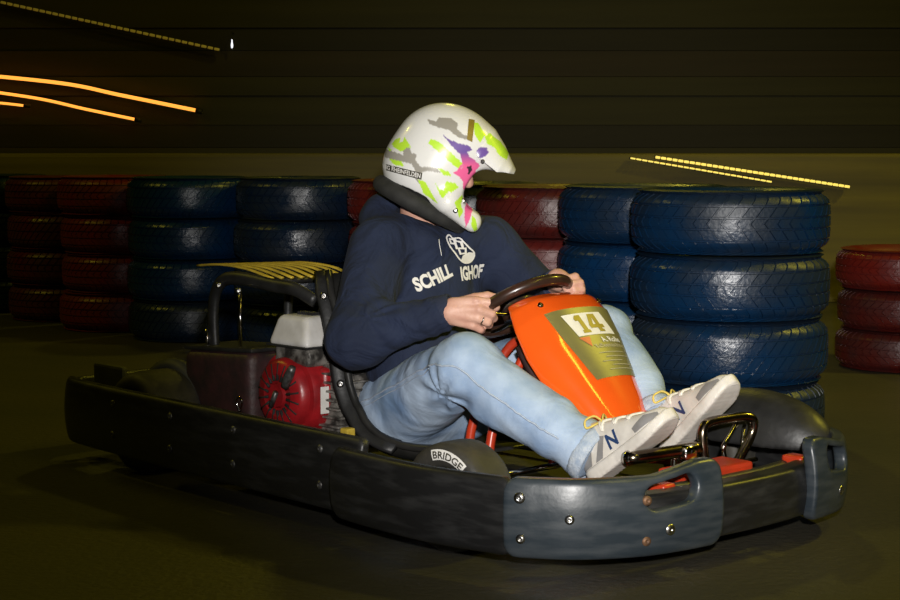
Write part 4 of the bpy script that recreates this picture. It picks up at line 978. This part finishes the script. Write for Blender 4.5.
# helmet ------------------------------------------------------------
def hp(px, py):      # print layout of the shell side: layout units -> helmet x, z in metres
    x = 380 + px / 4.286 - 437; y = 100 + py / 4.286 - 165
    return (x * 0.857 + y * 0.515) / 361, (x * 0.515 - y * 0.857) / 361
def helm_fn(X, Y, Z):
    o = su(ell(X, Y, Z, (-0.002, 0, 0.034), (0.142, 0.124, 0.140)), ell(X, Y, Z, (-0.008, 0, -0.045), (0.130, 0.112, 0.095)), 0.05)
    chin = cone(X, np.abs(Y), Z, (0.075, 0.094, -0.072), (0.152, 0.046, -0.088), 0.033, 0.029)
    chin = su(chin, cone(X, np.abs(Y), Z, (0.152, 0.046, -0.088), (0.160, 0.0, -0.088), 0.029, 0.028), 0.02)
    o = su(o, chin, 0.035)
    brow = ell(X, Y, Z, (0.045, 0, 0.10), (0.092, 0.098, 0.060))
    o = su(o, brow, 0.04)
    i = ell(X, Y, Z, (-0.004, 0, 0.020), (0.122, 0.104, 0.125)); i = np.minimum(i, cone(X, Y, Z, (-0.005, 0, 0), (0.0, 0, -0.2), 0.098, 0.098))
    i = np.minimum(i, rbox(X, Y, Z, (0.07, 0, -0.05), (0.075, 0.062, 0.07), 0.04))
    eye = rbox(X, Y, Z, (0.245, 0, 0.004), (0.150, 0.3, 0.058), 0.045)
    o = ss(o, eye, 0.008); o = ss(o, i, 0.006)
    bot = -0.108 - Z - 0.16 * np.maximum(X - 0.06, 0) * 0
    o = ss(o, (Z + 0.104), 0.01) if False else -su(-o, Z + 0.112, 0.012)
    return o
hV, hF = sdf_mesh(helm_fn, (-0.17, -0.15, -0.14), (0.21, 0.15, 0.20), 0.0030)
hV = relax(hV, hF, 1, 0.4)
hme = npmesh('helmet', hV @ hmn[:3, :3].T + hmn[:3, 3], hF)
NEON = (0.50, 0.80, 0.05); GREY = (0.33, 0.31, 0.27); PUR = (0.16, 0.09, 0.34); PINK = (0.86, 0.14, 0.34); WHT = (0.76, 0.755, 0.73); DK = (0.05, 0.03, 0.04)
SHAPES = [
 (GREY, [(200, 85), (238, 96), (250, 78), (300, 82), (330, 105), (322, 124), (350, 150), (378, 160), (387, 178), (330, 162), (292, 132), (250, 122), (208, 105)]),
 (GREY, [(18, 208), (100, 236), (98, 212), (125, 200), (135, 225), (156, 236), (150, 256), (172, 284), (240, 288), (255, 308), (205, 302), (180, 306), (168, 332), (135, 272), (18, 246)]),
 (GREY, [(146, 328), (182, 345), (242, 436), (216, 420)]),
 (NEON, [(48, 190), (66, 168), (88, 163), (82, 184), (96, 180), (104, 158), (134, 205), (112, 206), (96, 222), (60, 206)]),
 (NEON, [(36, 250), (92, 262), (104, 284), (58, 276)]), (NEON, [(30, 205), (52, 212), (40, 222)]),
 (NEON, [(205, 186), (218, 168), (250, 180), (346, 268), (336, 294), (318, 284)]),
 (NEON, [(238, 284), (292, 306), (300, 324), (268, 318)]),
 (NEON, [(162, 338), (190, 344), (244, 438), (184, 396)]),
 (NEON, [(232, 348), (250, 376), (268, 384), (280, 344), (318, 354), (332, 370), (302, 390), (288, 386), (266, 418), (252, 400)]),
 ('grad', [(263, 148), (290, 170), (330, 186), (376, 196), (388, 216), (366, 222), (376, 242), (410, 266), (422, 282), (404, 300), (402, 330), (386, 342), (390, 384), (374, 398), (350, 376), (350, 346), (334, 326), (308, 310), (330, 296), (346, 270), (336, 230), (300, 196)]),
 (DK, [(365, 285), (385, 280), (388, 300), (375, 318), (368, 312), (374, 300)]),
 (NEON, [(313, 432), (346, 403), (352, 420), (340, 438), (346, 458), (352, 472), (334, 498), (324, 462)]),
 (PINK, [(358, 450), (375, 438), (392, 462), (376, 512), (362, 542), (356, 500)]),
 (NEON, [(390, 488), (406, 510), (412, 552), (396, 560), (384, 530)]),
]
PEAKSH = [(NEON, [(392, 98), (412, 100), (446, 150), (420, 184), (400, 152)]), (NEON, [(442, 158), (460, 146), (505, 180), (542, 228), (532, 258), (508, 244), (498, 236), (480, 206), (448, 190)]), (PUR, [(404, 222), (420, 202), (446, 205), (456, 222), (444, 242), (420, 248)])]
def inside(P, x, z):
    P = [hp(*p) for p in P]; c = np.zeros(len(x), bool); n = len(P)
    for i in range(n):
        (x0, y0), (x1, y1) = P[i - 1], P[i]
        m = (y0 > z) != (y1 > z); c ^= m & (x < (x1 - x0) * (z - y0) / (y1 - y0 + 1e-12) + x0)
    return c
def paint(me, loc, shapes):
    C = np.ones((len(loc), 4), np.float32); C[:, :3] = WHT
    for col, P in shapes:
        m = inside(P, loc[:, 0], loc[:, 2])
        if col == 'grad':
            # purple fades into pink along the print
            ly = (( -loc[:, 2] * 0.857 + loc[:, 0] * 0.515) * 361 + 65) * 4.286
            t = np.clip((ly - 225) / 55, 0, 1)[:, None]; cc = np.array(PUR) * (1 - t) + np.array(PINK) * t; C[m, :3] = cc[m]
        else: C[m, :3] = col
    a = me.color_attributes.new('paint', 'FLOAT_COLOR', 'POINT'); a.data.foreach_set('color', C.ravel())
paint(hme, hV, SHAPES + PEAKSH)
helmet = link('helmet', hme, M['helmet'], person)
hb = BVHTree.FromPolygons([Vector(v) for v in hV], [tuple(map(int, f)) for f in hF])
# peak
V = []; F = []; nn_, mm_ = 72, 60
for j in range(mm_ + 1):
    v = j / mm_
    cx = np.interp(v, [0, 0.25, 0.55, 0.8, 1.0], [0.040, 0.085, 0.132, 0.160, 0.190]); cz = np.interp(v, [0, 0.25, 0.55, 0.8, 1.0], [0.172, 0.163, 0.138, 0.118, 0.098])
    wd = np.interp(v, [0, 0.3, 0.7, 0.9, 1.0], [0.098, 0.104, 0.092, 0.070, 0.035]); dp = np.interp(v, [0, 0.3, 0.7, 1.0], [0.075, 0.085, 0.060, 0.012])
    for i in range(nn_ + 1):
        u = -1 + 2 * i / nn_; au = abs(u)
        V.append((float(cx - 0.25 * dp * au ** 3 * (0.9 - v)), float(wd * (math.sin(au * PI / 2)) * (1 if u > 0 else -1)), float(cz - dp * (1 - math.cos(au * PI / 2)))))
for j in range(mm_):
    for i in range(nn_): a = j * (nn_ + 1) + i; F.append((a, a + 1, a + nn_ + 2, a + nn_ + 1))
pv = np.array(V)
pme = npmesh('peak', pv @ hmn[:3, :3].T + hmn[:3, 3], np.array(F)); paint(pme, pv, PEAKSH)
pk = link('peak', pme, M['helmet'], helmet); md = pk.modifiers.new('thickness', 'SOLIDIFY'); md.thickness = 0.005; md.offset = 0.0
ss_ = pk.modifiers.new('smooth', 'SUBSURF'); ss_.levels = 1; ss_.render_levels = 1
# liner, neck roll, chin vent, bolts, stickers
V, F = sdf_mesh(lambda X, Y, Z: np.maximum(np.maximum(np.abs(ell(X, Y, Z, (-0.004, 0, 0.012), (0.124, 0.106, 0.127))) - 0.006, X - 0.085), -0.112 - Z), (-0.15, -0.13, -0.13), (0.14, 0.13, 0.16), 0.006)
link('liner', npmesh('liner', V @ hmn[:3, :3].T + hmn[:3, 3], F), M['liner'], helmet)
rp = [HM @ Vector((0.005 + 0.112 * math.cos(a) + (0.022 if math.cos(a) > 0 else 0) * math.cos(a), 0.096 * math.sin(a), -0.121 + 0.004 * math.cos(a))) for a in np.linspace(0, 2 * PI, 40, endpoint=False)]
obj('neck_roll', tube(rp, lambda t: 0.025 - 0.007 * max(0, math.cos(2 * PI * t)), 12, closed=True, raw=True), M['liner'], helmet)
obj('chin_vent', ([tuple(HM @ Vector(p)) for p in box((0.178, 0, -0.075), (0.02, 0.06, 0.035), 0.008)[0]], box((0.178, 0, -0.075), (0.02, 0.06, 0.035), 0.008)[1]), M['liner'], helmet)
def shell(x, z, off=0.0015):
    h = hb.ray_cast(Vector((x, -0.3, z)), Vector((0, 1, 0)))
    if h[0] is None: h = hb.find_nearest(Vector((x, -0.12, z)))
    return HM @ (h[0] + Vector((0, -off, 0)))
for px, py in ((318, 466), (350, 428)):
    p = shell(*hp(px, py), 0.001); obj('helmet_bolt', bolt_vf(p, HM.to_3x3() @ Vector((0, -1, 0)), 0.0075), M['steel'], helmet)
p = HM @ Vector((hp(432, 262)[0], -0.108, hp(432, 262)[1])); obj('helmet_bolt', bolt_vf(p, HM.to_3x3() @ Vector((0, -1, 0)), 0.006), M['boltg'], helmet)
V, F = quad_grid(0, 1, 0, 1, 24, 5)
def bil(Q, u, v):
    a, b, c, d = [Vector(q) for q in Q]; return tuple(a.lerp(b, u).lerp(d.lerp(c, u), v))
Q1 = [(24, 300), (176, 338), (180, 310), (24, 274)]
st = obj('side_sticker', ([shell(*hp(*bil(Q1, u, v)), 0.0014) for u, v in V], F), M['stick'], helmet)
tv, tf = text_vf('KARTING RHEINFELDEN', 1.0, 0.02, 0.2); xs = [v[0] for v in tv]; ys = [v[1] for v in tv]
def q_text(Q, x, y, m): return bil(Q, m[0] + (m[1] - m[0]) * (x - min_x) / (max_x - min_x), 0.14 + 0.72 * (y - min_y) / (max_y - min_y))
min_x, max_x, min_y, max_y = min(xs), max(xs), min(ys), max(ys)
obj('sticker_lettering', ([shell(*hp(*q_text(Q1, x, y, (-0.42, 0.96))), 0.0022) for x, y in tv], tf), M['white'], helmet)
Q2 = [(366, 170), (388, 182), (400, 88), (374, 84)]
V, F = quad_grid(0, 1, 0, 1, 5, 14)
obj('upper_sticker', ([shell(*hp(*bil(Q2, u, v)), 0.0014) for u, v in V], F), M['gold'], helmet)
